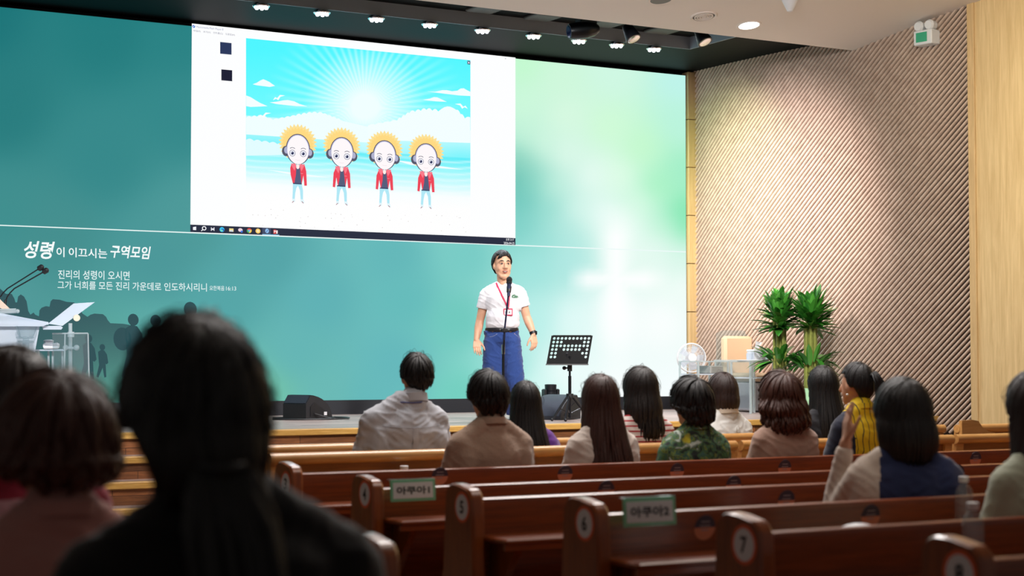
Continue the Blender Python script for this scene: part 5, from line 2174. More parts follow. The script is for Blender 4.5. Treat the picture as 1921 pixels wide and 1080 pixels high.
def vein_mat(name, base, line):
    m = bpy.data.materials.new(name)
    m.use_nodes = True
    nt = m.node_tree
    p = nt.nodes['Principled BSDF']
    p.inputs['Roughness'].default_value = 0.8
    tc = nt.nodes.new('ShaderNodeTexCoord')
    wv = nt.nodes.new('ShaderNodeTexWave'); wv.inputs['Scale'].default_value = 9; wv.inputs['Distortion'].default_value = 5; wv.inputs['Detail'].default_value = 1
    r = nt.nodes.new('ShaderNodeValToRGB')
    r.color_ramp.elements[0].position, r.color_ramp.elements[0].color = 0.02, line
    r.color_ramp.elements[1].position, r.color_ramp.elements[1].color = 0.07, base
    nt.links.new(tc.outputs['Object'], wv.inputs['Vector'])
    nt.links.new(wv.outputs['Fac'], r.inputs[0])
    nt.links.new(r.outputs[0], p.inputs['Base Color'])
    return m


def make_hair(root, hc, rad, m, hy=0.0, zb=-0.10, zs=-0.03, tuck=0.3, push=0.0, bulge=0.0, wave=0.0, wfreq=2.0, n=170, lock=0.011, seed=1, side0=78, side1=112, front_th=52, part=0.0, name='hair', jit=0.006, flare=0.0, fly=0, tip=0.25, ragged=0.02, taper=0.0, seg=1.0):
    """a cap and many locks following the skull from the crown, then hanging to zb (back) / zs (sides) under the head centre"""
    rnd = random.Random(seed)
    a, b_, h = rad
    rot = Matrix.Rotation(hy, 3, 'Z')

    def path(phi, t, off, wph=0.0, dz=0.0):
        ap = abs(math.degrees(phi))
        fr = sstep(side1 - 6, side1 + 34, ap)
        thm = math.radians(96 - (96 - front_th) * fr)
        dx, dy = math.sin(phi), -math.cos(phi)
        R = a * b_ / math.sqrt((b_ * dx) ** 2 + (a * dy) ** 2)
        if t <= 0.5:
            th = t / 0.5 * thm
            tau = 0.42 * (1 - t / 0.5) ** 1.2
            q_ = Vector((math.sin(th) * dx, math.sin(th) * dy, math.cos(th)))
            q_ = Vector((q_.x, q_.y * math.cos(tau) - q_.z * math.sin(tau), q_.z * math.cos(tau) + q_.y * math.sin(tau)))
            p = Vector((q_.x * (a + off), q_.y * (b_ + off) - 0.008, q_.z * (h + off)))
            return rot @ p + Vector(hc)
        else:
            u = (t - 0.5) / 0.5
            sd = sstep(35, 85, ap)
            ze = (zb * (1 - sd) + zs * sd)
            hang = 1 - sstep(side0, side1, ap)
            z0 = (h + off) * math.cos(thm)
            z1 = z0 + (ze + dz - z0) * hang
            if z1 > z0:
                z1 = z0
            z = z0 + (z1 - z0) * u
            r0 = (R + off) * math.sin(thm)
            rho = r0 * (1 + hang * (bulge * math.sin(PI * min(1, u * 1.1)) + flare * u - tuck * u ** 2.2)) + push * hang * sstep(0.0, 0.75, u) * (1 - sd * 0.75)
            rho += wave * u * math.sin(2 * PI * wfreq * u + wph) * hang
            if taper:
                dx *= 1 - taper * u * hang
        p = Vector((dx * rho, dy * rho - 0.008, z))
        return rot @ p + Vector(hc)

    m_ = MB()
    NP, NT = 48, 22
    vs, fs = [], []
    for i in range(NP):
        ph = -PI + 2 * PI * i / NP
        for j in range(NT + 1):
            vs.append(path(ph, j / NT, -0.004 + 0.002 * math.sin(i * 2.1) * j / NT))
    for i in range(NP):
        k = (i + 1) % NP
        for j in range(NT):
            fs.append((i * (NT + 1) + j, k * (NT + 1) + j, k * (NT + 1) + j + 1, i * (NT + 1) + j + 1))
    bc = len(vs)
    cen = Vector((0, 0, 0))
    for i in range(NP):
        cen += vs[i * (NT + 1) + NT]
    cen /= NP
    vs.append(cen + Vector((0, 0, 0.02)))
    for i in range(NP):
        fs.append((i * (NT + 1) + NT, ((i + 1) % NP) * (NT + 1) + NT, bc))
    m_.add(vs, fs)
    for q in range(n):
        ph = (rnd.random() * 2 - 1) * PI
        if abs(math.degrees(ph)) > side1 and rnd.random() < 0.4:
            ph *= 0.6
        off = rnd.uniform(0.0, jit)
        dz = rnd.uniform(-ragged, ragged * 0.6)
        dph = rnd.uniform(-0.22, 0.22)
        wp = rnd.uniform(-0.9, 0.9) + ph
        pts, rr, nn = [], [], []
        K = 16
        sw = rnd.uniform(0.0, 0.12) if seg >= 1 else rnd.uniform(0.0, 1 - seg)
        sg = (1 - sw) if seg >= 1 else seg
        for k in range(K + 1):
            t = sw + sg * k / K
            p = path(ph + dph * t * (1 if seg >= 1 else 2.0) + part * (1 - t), t, off if seg >= 1 else -0.006 + (off + 0.008) * (k / K) ** 0.8, wp, dz)
            pts.append(p)
            rr.append(lock * (0.35 + 0.75 * math.sin(PI * min(1, (t if seg >= 1 else k / K) * 0.8 + 0.12))) * (1 if k < K - 2 else (0.75 if k == K - 2 else (0.5 if k == K - 1 else tip))))
            nn.append((p - Vector(hc)) * 1.0)
        m_.tube(pts, rr, 6, True, (nn, 0.35))
    for q in range(fly):
        ph = (rnd.random() * 2 - 1) * PI * 0.9
        t0 = rnd.uniform(0.02, 0.4)
        pts = []
        for k in range(7):
            t = t0 + 0.3 * k / 6
            pts.append(path(ph + rnd.uniform(-0.03, 0.03), t, 0.004 + 0.018 * math.sin(PI * k / 6) * rnd.uniform(0.3, 1.3)))
        m_.tube(pts, 0.0009, 4, False)
    return m_.build(name, m, root, local=True, sharp=None)


def finger_caps(m, wrist, d, side, nrm, curl, s=1.0, spread=0.12, thumb=True, tcurl=0.3):
    """palm, four unequal bent fingers and a thumb; d: wrist to fingers, side: towards the thumb, nrm: palm side"""
    d, side, nrm = d.normalized(), side.normalized(), nrm.normalized()
    W = Vector(wrist)
    for k in range(4):
        o = side * (0.030 - 0.020 * k) * s
        m.capsule(W + d * 0.012 * s + o * 0.6, W + d * 0.085 * s + o, 0.0135 * s, 0.0115 * s, 10)
    for k, (L_, r_) in enumerate(((0.070, 0.0085), (0.079, 0.0088), (0.073, 0.0084), (0.056, 0.0075))):
        o = side * (0.030 - 0.020 * k) * s
        p = W + d * 0.088 * s + o
        ang = -(1.5 - k) * -spread
        dd = (d + side * ((1.5 - k) * spread)).normalized()
        c = curl * (1 + 0.12 * k)
        for j, fr in enumerate((0.45, 0.31, 0.24)):
            dd = (dd + nrm * c * (0.6 if j == 0 else 1.0)).normalized()
            q = p + dd * L_ * fr * s
            m.capsule(p, q, r_ * s * (1 - 0.08 * j), r_ * s * (1 - 0.08 * (j + 1)), 10)
            p = q
    if thumb:
        p = W + d * 0.022 * s + side * 0.026 * s
        dd = (d * 0.85 + side * 0.55 + nrm * 0.3).normalized()
        for j, L_ in enumerate((0.042, 0.032, 0.026)):
            q = p + dd * L_ * s
            m.capsule(p, q, (0.0135, 0.0105, 0.0092)[j] * s, (0.0108, 0.0095, 0.0078)[j] * s, 10)
            p = q
            dd = (dd + d * 0.3 + nrm * tcurl * 0.5 - side * 0.2).normalized()


def wrinkle(amp, f=8.0, seed=0.0):
    def fn(c):
        q = Vector((c.x * f + seed, c.y * f, c.z * f * 0.8))
        d_ = Vector(((c.x + 0.6 * c.z) * f * 1.3 + seed, c.y * f * 1.3, (c.z - 0.5 * abs(c.x)) * f * 2.6))
        fold = max(0.0, 1 - 3.2 * abs(noise.noise(d_))) ** 1.5
        return amp * (0.45 * noise.noise(q) + 0.6 * fold)
    return fn


def ribbon_on(o, pts, width, name, m, parent, lift=0.003, dirn=(0, 1, 0), thick=0.002, label=None):
    """flat band lying on a clothing surface; pts are (x, z), cast along dirn"""
    d = Vector(dirn)
    P = []
    for x, z in pts:
        org = Vector((x, 0, z)) - d * 1.0
        ok, loc, nor, _ = o.ray_cast(org, d)
        if ok:
            P.append((loc, nor))
    if len(P) < 2:
        return None
    m_ = MB()
    vs, fs = [], []
    for i, (p, nr) in enumerate(P):
        t = P[min(i + 1, len(P) - 1)][0] - P[max(i - 1, 0)][0]
        s = t.cross(nr)
        if s.length < 1e-6:
            s = Vector((1, 0, 0))
        s.normalize()
        vs += [p + nr * lift - s * width / 2, p + nr * (lift + thick), p + nr * lift + s * width / 2]
    for i in range(len(P) - 1):
        for k in (0, 1):
            fs.append((i * 3 + k, i * 3 + k + 1, i * 3 + k + 4, i * 3 + k + 3))
    m_.add(vs, fs)
    return m_.build(name, m, parent, label, local=True, sharp=None)


M['trousers_dark'] = fabric('trousers_dark', S(38, 38, 46))
M['shoe_black'] = mat('shoe_black', S(20, 20, 22), 0.4)
M['ear_ring'] = mat('pearl', S(230, 226, 220), 0.2)


def seated(label, px, ytop, Y, hair, top, sex='f', rz=0.0, hy=0.0, tilt=0.0, sleeve='long', hair_thick=0.02, seed=1, collar=None, post=None, width=1.0, amp=0.005, neck=0.066, seat=0.445, lean=0.0, hand=None, voxel=0.0095, skin=None, head=1.0, arms_in=0.0, hx=0.0):
    P = onY(px, ytop, Y)
    r = thing('person', label, 'person', (P.x - hx, Y - 0.03 - lean, 0.0), rz, 'audience seated in the pews')
    zt = P.z - hair_thick
    hk = head
    sx = (0.155 if sex == 'f' else 0.195) * width
    zc7 = zt - 0.243
    zsh = zt - 0.322
    hz = seat + 0.115
    yl = lambda z: lean * sstep(hz, zt, z) + 0.0
    hd = Vector((hx, 0.03 + lean, zt - 0.112 * hk))
    rot = Matrix.Rotation(hy, 3, 'Z') @ Matrix.Rotation(tilt, 3, 'Y')
    HP = lambda x, y, z: rot @ Vector((x, y, z)) + hd
    chest = hz + (zsh - hz) * 0.62
    waist = hz + (zsh - hz) * 0.28
    skin = skin or M['skin_audience']

    def torso(m, g):
        m.sphere((0, 0.0, hz + 0.02), ((0.165 + g) * width, 0.115 + g, 0.115 + g), 20, 14)
        m.sphere((0, yl(waist), waist), ((0.138 + g) * width + (0.012 if sex == 'm' else 0), 0.10 + g, 0.16), 20, 14)
        m.sphere((0, yl(chest), chest), ((0.152 + g) * width + (0.012 if sex == 'm' else 0), 0.108 + g, 0.165 + g), 20, 14)
        m.capsule((-sx + 0.025, yl(zsh) - 0.005, zsh - 0.035), (sx - 0.025, yl(zsh) - 0.005, zsh - 0.035), 0.058 + g, None, 16)
        m.sphere((0, yl(zsh) - 0.012, zsh - 0.045), (0.15 * width, 0.085 + g, 0.085 + g), 18, 12)
        m.sphere((0, yl(zsh) - 0.02, zsh - 0.10), (sx + 0.005, 0.09 + g, 0.12), 18, 12)
        for s in (-1, 1):
            m.sphere((s * (sx - 0.03), yl(chest) + 0.0, chest + 0.01), (0.06 + g, 0.088 + g, 0.17), 14, 10)
            m.capsule((s * 0.03, yl(zc7) - 0.012, zc7 - 0.012), (s * (sx - 0.03), yl(zsh) - 0.008, zsh - 0.02), 0.042 + g, 0.045 + g)

    def arm_pts(s):
        sh = Vector((s * sx, yl(zsh) - 0.005, zsh - 0.04))
        el = Vector((s * (sx + 0.055 - arms_in), 0.055 + lean * 0.6, zsh - 0.315))
        wr = Vector((s * 0.09, 0.27, hz + 0.115))
        if hand and hand[0] == s:
            el = Vector((s * (sx + 0.09), 0.12 + lean, zsh - 0.25))
            wr = Vector(hand[1])
        return sh, el, wr
    m = MB()
    torso(m, 0.0)
    m.capsule((hx * 0.4, yl(zc7) - 0.008, zc7 - 0.03), HP(0, -0.012, -0.07), 0.052, 0.05)
    m.sphere(hd + rot @ Vector((0, -0.004, 0.0)), (0.073 * hk, 0.09 * hk, 0.108 * hk), 20, 14, rot)
    m.sphere(HP(0, 0.028, -0.045), (0.058, 0.062, 0.07), 16, 12)
    m.sphere(HP(0, 0.058, -0.098), (0.03, 0.03, 0.025))
    m.capsule(HP(0, 0.092, -0.005), HP(0, 0.106, -0.04), 0.010, 0.014)
    for s in (-1, 1):
        m.sphere(HP(s * 0.076, 0.002, -0.02), (0.011, 0.02, 0.032), 12, 10, Matrix.Rotation(hy, 3, 'Z'))
        sh, el, wr = arm_pts(s)
        m.capsule(sh, el, 0.043, 0.036)
        m.capsule(el, wr, 0.036, 0.026)
        if not (hand and hand[0] == s):
            d = Vector((-s * 0.45, 0.75, -0.25))
            finger_caps(m, wr, d, Vector((-s * 0.8, -0.4, 0.3)), Vector((0, -0.2, -1)), 0.25)
        else:
            finger_caps(m, wr, Vector(hand[2]), Vector(hand[3]), Vector(hand[4]), hand[5])
        m.capsule((s * 0.085, 0.02, hz), (s * 0.10, 0.33, hz - 0.015), 0.078, 0.058)
        m.capsule((s * 0.10, 0.33, hz - 0.015), (s * 0.10, 0.32, 0.10), 0.054, 0.038)
        m.capsule((s * 0.10, 0.29, 0.045), (s * 0.11, 0.42, 0.035), 0.035, 0.03)
    blob(m, 0.0075 if hand else 0.0095, 5, 'body', skin, r)
    # clothing
    g = 0.014
    m = MB()
    torso(m, g)
    m.capsule((hx * 0.5, yl(zc7) - 0.012, zc7 - 0.04), (hx * 0.6, yl(zc7) - 0.008, zc7 + 0.004), neck + 0.008, neck + 0.002)
    for s in (-1, 1):
        sh, el, wr = arm_pts(s)
        if sleeve == 'long':
            m.capsule(sh, el, 0.056, 0.049)
            m.capsule(el, el.lerp(wr, 0.9), 0.049, 0.036)
        else:
            m.capsule(sh, sh.lerp(el, 0.62), 0.058, 0.056)
    tp = blob(m, voxel, 16, 'top', top, r, wrinkle(amp, 9, seed * 3.7), post=(lambda c: post(c, zc7, zsh, sx)) if post else None)
    m = MB()
    m.sphere((0, 0.0, hz), ((0.175) * width, 0.125, 0.10), 18, 12)
    for s in (-1, 1):
        m.capsule((s * 0.085, 0.02, hz), (s * 0.10, 0.33, hz - 0.015), 0.088, 0.066)
        m.capsule((s * 0.10, 0.33, hz - 0.015), (s * 0.10, 0.32, 0.12), 0.064, 0.055)
    blob(m, 0.013, 3, 'trousers', M['trousers_dark'], r)
    for s in (-1, 1):
        m = MB()
        m.capsule((s * 0.10, 0.28, 0.05), (s * 0.11, 0.43, 0.04), 0.045, 0.038)
        blob(m, 0.008, 2, 'shoe', M['shoe_black'], r)
    tall = 1.0 if collar is not None else 0.32
    if collar is None:
        collar = top[0] if isinstance(top, list) else top
    if True:
        m = MB()
        vs, fs = [], []
        n_ = 32
        for k in range(n_):
            a_ = 2 * PI * k / n_
            cx, sy = math.cos(a_), math.sin(a_)
            zc = zc7 + 0.006 - 0.012 * sy
            for (rr, zz) in ((neck + 0.012, -0.022), (neck + 0.006, 0.022 * tall), (neck - 0.002, 0.024 * tall), (neck + 0.0, -0.02)):
                vs.append(Vector((cx * rr + hx * 0.55, yl(zc7) - 0.01 + sy * rr, zc + zz)))
        for k in range(n_):
            j = (k + 1) % n_
            for q in range(4):
                q2_ = (q + 1) % 4
                fs.append((k * 4 + q, j * 4 + q, j * 4 + q2_, k * 4 + q2_))
        m.add(vs, fs)
        m.build('collar' if tall == 1.0 else 'neckband', collar, r, local=True, sharp=50)
    hm = hair.pop('m')
    grow = hair.pop('grow', 0.0)
    make_hair(r, HP(0, 0, 0), ((0.079 + grow) * hk, (0.099 + grow) * hk, (0.112 + grow * 0.4 + hair_thick * 0.5) * hk), hm, hy, seed=seed, **hair)
    return r, HP, tp, dict(zc7=zc7, zsh=zsh, sx=sx, hd=hd, zt=zt, yl=yl)


YP = {i: Y3 - PP * (i - 3) for i in range(1, 9)}
HO = 0.29                       # head centre in front of the backrest

# --- man in the grey shirt
grey = fabric('shirt_grey', S(186, 188, 196))
r, HP, tp, q = seated('man in a pale grey collared shirt with short black hair', 781, 658, YP[2] + 0.29,
                      dict(m=H['black'], zb=-0.085, zs=-0.015, tuck=0.36, n=520, lock=0.0085, jit=0.012, side0=64, side1=92, front_th=56, fly=24, ragged=0.008, seg=0.36, grow=0.004), grey, 'm', collar=grey, amp=0.011, seed=4, hair_thick=0.018, neck=0.07, hy=-0.12, width=1.06, hx=0.085)
zc, zs_ = q['zc7'], q['zsh']
ribbon_on(tp, [(-0.17 + 0.34 * k / 20, zs_ - 0.06 - 0.012 * math.cos((k - 10) / 10 * 1.5)) for k in range(21)], 0.004, 'yoke_seam', grey, r)
ribbon_on(tp, [(0.005, zs_ - 0.075 - 0.25 * k / 14) for k in range(15)], 0.034, 'box_pleat', grey, r, 0.003, thick=0.004)
ribbon_on(tp, [(-0.06 + 0.12 * k / 12, zc - 0.018 + 0.004 * abs(k - 6) / 6) for k in range(13)], 0.006, 'lanyard', mat('lanyard_blue', S(62, 74, 140), 0.6), r, 0.004)

# --- man in the beige sweater
beige = fabric('sweater_beige', S(166, 140, 122), 0.95, 0.3, 160)
seated('person in a beige sweater with full black hair, below the speaking man', 914, 688, YP[3] + HO,
       dict(m=H['black'], zb=-0.105, zs=-0.045, tuck=0.32, grow=0.014, n=560, lock=0.009, jit=0.014, side0=80, side1=108, fly=30, ragged=0.012, seg=0.4), beige, 'm', amp=0.004, seed=8, hair_thick=0.03, width=0.96, neck=0.069)
# --- woman with purple top
purple = fabric('blouse_purple', S(92, 34, 132))
seated('woman with long black hair and a purple top behind the beige sweater', 984, 712, YP[2] + 0.29,
       dict(m=H['black'], zb=-0.40, zs=-0.36, tuck=0.0, push=0.045, n=240, lock=0.010, wave=0.004, bulge=0.05, fly=20, flare=0.16), purple, seed=11, hair_thick=0.018)
# --- long brown hair
cream = fabric('shirt_cream', S(206, 192, 182))
seated('woman with very long brown hair over a cream shirt', 1124, 700, YP[3] + HO,
       dict(m=H['brown'], zb=-0.47, zs=-0.44, tuck=0.05, push=0.055, n=330, lock=0.012, wave=0.012, wfreq=1.6, bulge=0.08, fly=40, flare=0.22, grow=0.008, ragged=0.04), cream, seed=15, hair_thick=0.022, amp=0.008, width=1.04)
# --- red stripes
seated('woman with wavy black shoulder length hair and a red striped top', 1200, 685, YP[2] + 0.29,
       dict(m=H['soft'], zb=-0.285, zs=-0.25, tuck=0.08, push=0.02, n=280, lock=0.012, wave=0.016, wfreq=1.3, bulge=0.10, flare=0.10, grow=0.014, fly=34), stripe_mat('stripes_red', S(214, 200, 194), S(170, 34, 44), 0.030, 0.30), seed=19, hair_thick=0.026)
# --- floral
seated('woman with short black hair and a green floral blouse', 1296, 702, YP[3] + HO,
       dict(m=H['black'], zb=-0.135, zs=-0.05, tuck=0.34, grow=0.022, bulge=0.06, n=620, lock=0.011, jit=0.02, fly=44, side0=84, side1=112, wave=0.008, seg=0.38), floral_mat('floral_blouse'), seed=23, hair_thick=0.04, width=1.1, hy=0.08)
# --- white top, brown bob
white = fabric('top_white', S(226, 226, 222))
r, HP, tp, q = seated('woman with a short brown bob and a white top with a loop at the back', 1354, 697, YP[1] + 0.29,
                      dict(m=H['dark_brown'], zb=-0.165, zs=-0.13, tuck=0.30, grow=0.012, bulge=0.10, n=260, lock=0.011, fly=14, ragged=0.006), white, seed=27, hair_thick=0.02, collar=fabric('collar_cream', S(214, 204, 188)), neck=0.075, sleeve='long', amp=0.008)
m = MB()
ok, loc, nor, _ = tp.ray_cast(Vector((0.02, -1, q['zsh'] - 0.035)), Vector((0, 1, 0)))
if ok:
    m.tube([loc + nor * 0.006 + Vector((0.012 * math.sin(t), 0, 0.022 * math.cos(t))) for t in [2 * PI * k / 16 for k in range(17)]], 0.0025, 6, False)
    m.build('back_loop', white, r, local=True)
# --- taupe, curly
taupe = fabric('blouse_taupe', S(164, 132, 116))
seated('woman with curly red brown hair and a taupe blouse', 1464, 693, YP[3] + HO,
       dict(m=H['red_brown'], zb=-0.205, zs=-0.17, tuck=0.10, grow=0.024, bulge=0.20, n=720, lock=0.012, wave=0.022, wfreq=1.7, jit=0.026, seg=0.45, fly=80, flare=0.06, ragged=0.03), taupe, seed=31, hair_thick=0.034, amp=0.008, width=1.06, hy=-0.1)
# --- long straight black hair
blacktop = fabric('top_black', S(30, 30, 36))
seated('woman with long straight black hair and a black top near the plants', 1542, 684, YP[2] + 0.29,
       dict(m=H['black'], zb=-0.40, zs=-0.38, tuck=0.0, push=0.05, n=260, lock=0.010, bulge=0.06, fly=14, flare=0.14, grow=0.006), blacktop, seed=35, hair_thick=0.022)
# --- ponytail, yellow and navy
yel = vein_mat('top_yellow', S(226, 190, 20), S(30, 30, 40))
navy = fabric('sleeve_navy', S(28, 32, 50))
r, HP, tp, q = seated('woman with tied back black hair, pearl earring and a yellow and navy top', 1606, 677, YP[3] + HO,
                      dict(m=H['black'], zb=-0.085, zs=-0.01, tuck=0.35, n=240, lock=0.009, side0=62, side1=88, front_th=60, fly=26, ragged=0.004, jit=0.005), [yel, navy], sleeve='short', seed=39, hair_thick=0.016, hy=0.28, post=lambda c, a_, b_, s_: 1 if abs(c.x) > 0.115 else 0, width=0.94)
m = MB()
rn = random.Random(5)
for k in range(60):
    a_ = rn.uniform(0, 2 * PI)
    rr = rn.uniform(0, 0.024)
    o_ = Vector((rr * math.cos(a_), 0, rr * math.sin(a_)))
    l_ = rn.uniform(0.7, 1.15)
    pts = [HP(0, -0.08, 0.03) + o_ * 0.4, HP(0.005, -0.125, 0.045) + o_, HP(0.01, -0.15, -0.01 * l_) + o_ * 1.4, HP(0.015, -0.145, -0.09 * l_) + o_ * 1.3, HP(0.02, -0.13, -0.16 * l_) + o_]
    m.tube(pts, [0.006, 0.007, 0.007, 0.005, 0.001], 5)
m.build('ponytail', H['black'], r, local=True, sharp=None)
m = MB()
m.sphere(HP(-0.086, 0.004, -0.062), 0.0075, 12, 8)
m.build('earring', M['ear_ring'], r, 'white pearl earring', local=True)
m = MB()
nk = 0.06
m.tube([Vector((nk * math.cos(t), 0.012 + nk * math.sin(t), q['zc7'] + 0.02 - 0.012 * math.sin(t))) for t in [2 * PI * k / 40 for k in range(41)]], 0.004, 6, False)
m.build('necklace', M['ear_ring'], r, local=True)
# --- raglan, bob
bnavy = fabric('shirt_navy', S(40, 50, 88))
bbeige = fabric('sleeve_beige', S(206, 190, 176))
seated('woman with a thick black bob and a navy top with beige sleeves, hand raised', 1679, 706, YP[6] + HO + 0.05,
       dict(m=H['black'], zb=-0.19, zs=-0.175, tuck=0.10, grow=0.022, bulge=0.14, n=360, lock=0.011, flare=0.12, fly=30, ragged=0.01), [bnavy, bbeige], seed=43, hair_thick=0.03, width=1.16,
       post=lambda c, a_, b_, s_: 1 if c.x < -(0.10 + max(0, (a_ - c.z)) * 0.12) or c.x > 0.235 else 0, hy=0.45,
       hand=(-1, (-0.205, 0.10, 0.985), (0.10, 0.1, 1.0), (0.1, -1.0, 0.0), (1, 0.1, 0.1), 0.10), lean=0.02, rz=-0.5)
# --- sage green
sage = fabric('top_sage', S(168, 172, 150))
seated('woman with long brown hair and a sage green top at the right edge', 1940, 692, YP[7] + HO,
       dict(m=H['dark_brown'], zb=-0.36, zs=-0.34, tuck=0.05, push=0.04, n=300, lock=0.012, wave=0.012, wfreq=1.3, bulge=0.08, flare=0.16, grow=0.012, fly=24), sage, seed=47, hair_thick=0.024, width=1.12)
# --- foreground left
jacket = fabric('jacket_black', S(11, 11, 14), 0.85)
H['near'] = hair_mat('hair_near_black', S(15, 13, 13))
YF = 2.47
r, HP, tp, q = seated('woman in a black jacket with tied dark hair close to the camera', 360, 590, YF,
                      dict(m=H['near'], zb=-0.13, zs=0.0, tuck=0.12, grow=0.012, n=320, lock=0.009, bulge=0.04, side0=72, side1=96, fly=170, ragged=0.01, jit=0.012), jacket, seed=51, hair_thick=0.024, width=1.30, neck=0.078, amp=0.006, collar=jacket, head=1.08, hx=-0.04)
m = MB()
rn = random.Random(8)
for k in range(120):
    a_ = rn.uniform(0, 2 * PI)
    rr = rn.uniform(0, 0.05)
    o_ = Vector((rr * math.cos(a_) * 1.15, rr * 0.45 * math.sin(a_), rr * math.sin(a_)))
    l_ = rn.uniform(0.85, 1.1)
    pts = [HP(0, -0.10, -0.04) + o_ * 0.7, HP(0.0, -0.125, -0.075) + o_ * 0.75, HP(0.008, -0.145, -0.15 * l_) + o_ * 1.2, HP(0.018, -0.165, -0.26 * l_) + o_ * 1.3, HP(0.03, -0.17, -0.36 * l_) + o_ * 0.9]
    m.tube(pts, [0.008, 0.008, 0.009, 0.007, 0.001], 5)
m.build('ponytail', H['near'], r, local=True, sharp=None)
m = MB()
m.tube([HP(0, -0.122, -0.068) + Vector((0.036 * math.cos(t), 0.022 * math.sin(t), 0.006 * math.sin(t))) for t in [2 * PI * k / 24 for k in range(25)]], 0.007, 8, False)
m.build('hair_tie', M['black'], r, local=True)

pink = fabric('blouse_pink', S(176, 124, 116), 0.9)
seated('woman with short brown hair and a dusty pink top at the lower left', 104, 690, 3.38,
       dict(m=H['red_brown'], zb=-0.088, zs=-0.055, tuck=0.42, grow=0.024, bulge=0.08, n=640, lock=0.011, jit=0.018, seg=0.42, fly=70, side0=84, side1=112, wave=0.008), pink, seed=55, hair_thick=0.03, width=1.05, amp=0.008, head=1.06)
crim = fabric('jacket_crimson', S(150, 36, 58), 0.9)
pale = fabric('scarf_pink', S(214, 168, 178), 0.9)
seated('dark haired person in crimson with a pale pink back panel at the left edge', 22, 650, 4.31,
       dict(m=H['dark_brown'], zb=-0.135, zs=-0.07, tuck=0.32, grow=0.02, bulge=0.05, n=300, lock=0.012, jit=0.012, fly=44, side0=84, side1=112), [crim, pale], seed=59, hair_thick=0.03, width=1.22,
       post=lambda c, a_, b_, s_: 1 if abs(c.x) < 0.185 and c.z < b_ - 0.01 else 0, seat=0.47)
# the pews these three sit on
pew(3, 3.38 - 0.31, -2.6, 1.30, 0.85, None, [], 'red brown pew behind the woman in dusty pink', (False, True), 'pews in the left block')

# ---------------------------------------------------------------- the speaking man
MD = 17.5
kk = F_PX / MD
mc = atD(947, 700, MD)
man = thing('person', 'man in a white polo and blue jeans speaking on the stage', 'person', (mc.x, mc.y, STAGE), -YAW)
LX = lambda px: (px - 947) / kk
LZ = lambda py: CAM_H - STAGE + (680 - py) / kk
L = lambda px, y, py: Vector((LX(px), y, LZ(py)))
hyaw = 0.30
hrot = Matrix.Rotation(hyaw, 3, 'Z')
hc = L(942.5, -0.015, 497)
HM = lambda x, y, z: hrot @ Vector((x, y, z)) + hc


def man_torso(m, g):
    m.sphere(L(943, 0, 568), (0.178 + g, 0.118 + g, 0.16 + g), 22, 16)
    m.sphere(L(942, -0.012, 596), (0.165 + g, 0.130 + g, 0.13 + g), 22, 16)
    m.capsule(L(917, 0.01, 550), L(972, 0.01, 550), 0.062 + g, None, 16)
    for s, xx in ((-1, 917), (1, 972)):
        m.capsule(L(944 + s * 5, 0.012, 536), L(xx, 0.012, 547), 0.042 + g, 0.048 + g)


ARM = {-1: (L(911, 0.01, 553), L(900, 0.02, 602), L(894, -0.03, 637)), 1: (L(977, 0.01, 553), L(988, 0.03, 594), L(1001, -0.02, 627))}
m = MB()
man_torso(m, 0.0)
m.sphere(L(941, 0.0, 618), (0.16, 0.12, 0.11), 20, 14)
m.capsule(L(944, 0.012, 540), HM(0, 0.012, -0.08), 0.058, 0.056)
m.sphere(hc + hrot @ Vector((0, 0.012, 0.028)), (0.084, 0.104, 0.105), 22, 16, hrot)
m.sphere(hc + hrot @ Vector((0, -0.020, -0.035)), (0.080, 0.082, 0.098), 20, 14, hrot)
m.sphere(HM(0, -0.062, -0.118), (0.036, 0.032, 0.028), 14, 10)
for s in (-1, 1):
    m.sphere(HM(s * 0.042, -0.066, -0.04), (0.026, 0.024, 0.026), 12, 10)
    m.capsule(HM(s * 0.022, -0.088, 0.03), HM(s * 0.05, -0.074, 0.028), 0.012, 0.010, 10)
    m.capsule(HM(s * 0.046, -0.05, -0.092), HM(s * 0.064, -0.005, -0.045), 0.020, 0.020, 10)
    m.capsule(HM(s * 0.030, -0.060, -0.112), HM(s * 0.058, -0.03, -0.075), 0.020, 0.020, 10)
    m.sphere(HM(s * 0.087, 0.012, -0.012), (0.010, 0.022, 0.034), 12, 10, hrot)
m.capsule(HM(0, -0.100, 0.012), HM(0, -0.120, -0.028), 0.011, 0.017, 12)
for s in (-1, 1):
    m.sphere(HM(s * 0.016, -0.104, -0.032), 0.0115, 10, 8)
    sh, el, wr = ARM[s]
    m.capsule(sh, el, 0.052, 0.042)
    m.capsule(el, el.lerp(wr, 0.35), 0.043, 0.044)
    m.capsule(el.lerp(wr, 0.35), wr, 0.044, 0.029)
    m.capsule(L(941 + s * 17, 0.0, 625), L(944 + s * 20, -0.02, 700), 0.085, 0.062)
    m.capsule(L(944 + s * 20, -0.02, 700), L(945 + s * 23, 0.02, 775), 0.06, 0.042)
    m.capsule(L(945 + s * 23, 0.04, 782), L(946 + s * 27, -0.14, 784), 0.036, 0.03)
finger_caps(m, ARM[-1][2], L(895.5, -0.10, 657) - ARM[-1][2], Vector((1, -0.35, 0.0)), Vector((0.3, 0.9, 0.1)), 0.20, 1.08, 0.03)
finger_caps(m, ARM[1][2], L(1003, -0.06, 652) - ARM[1][2], Vector((-0.75, -0.65, 0)), Vector((-0.7, 0.6, 0)), 0.38, 1.06, 0.03)
mb_ = blob(m, 0.0052, 3, 'body', M['skin'], man)
import bmesh
bm_ = bmesh.new()
bm_.from_mesh(mb_.data)
hv = [v for v in bm_.verts if v.co.z > LZ(534)]
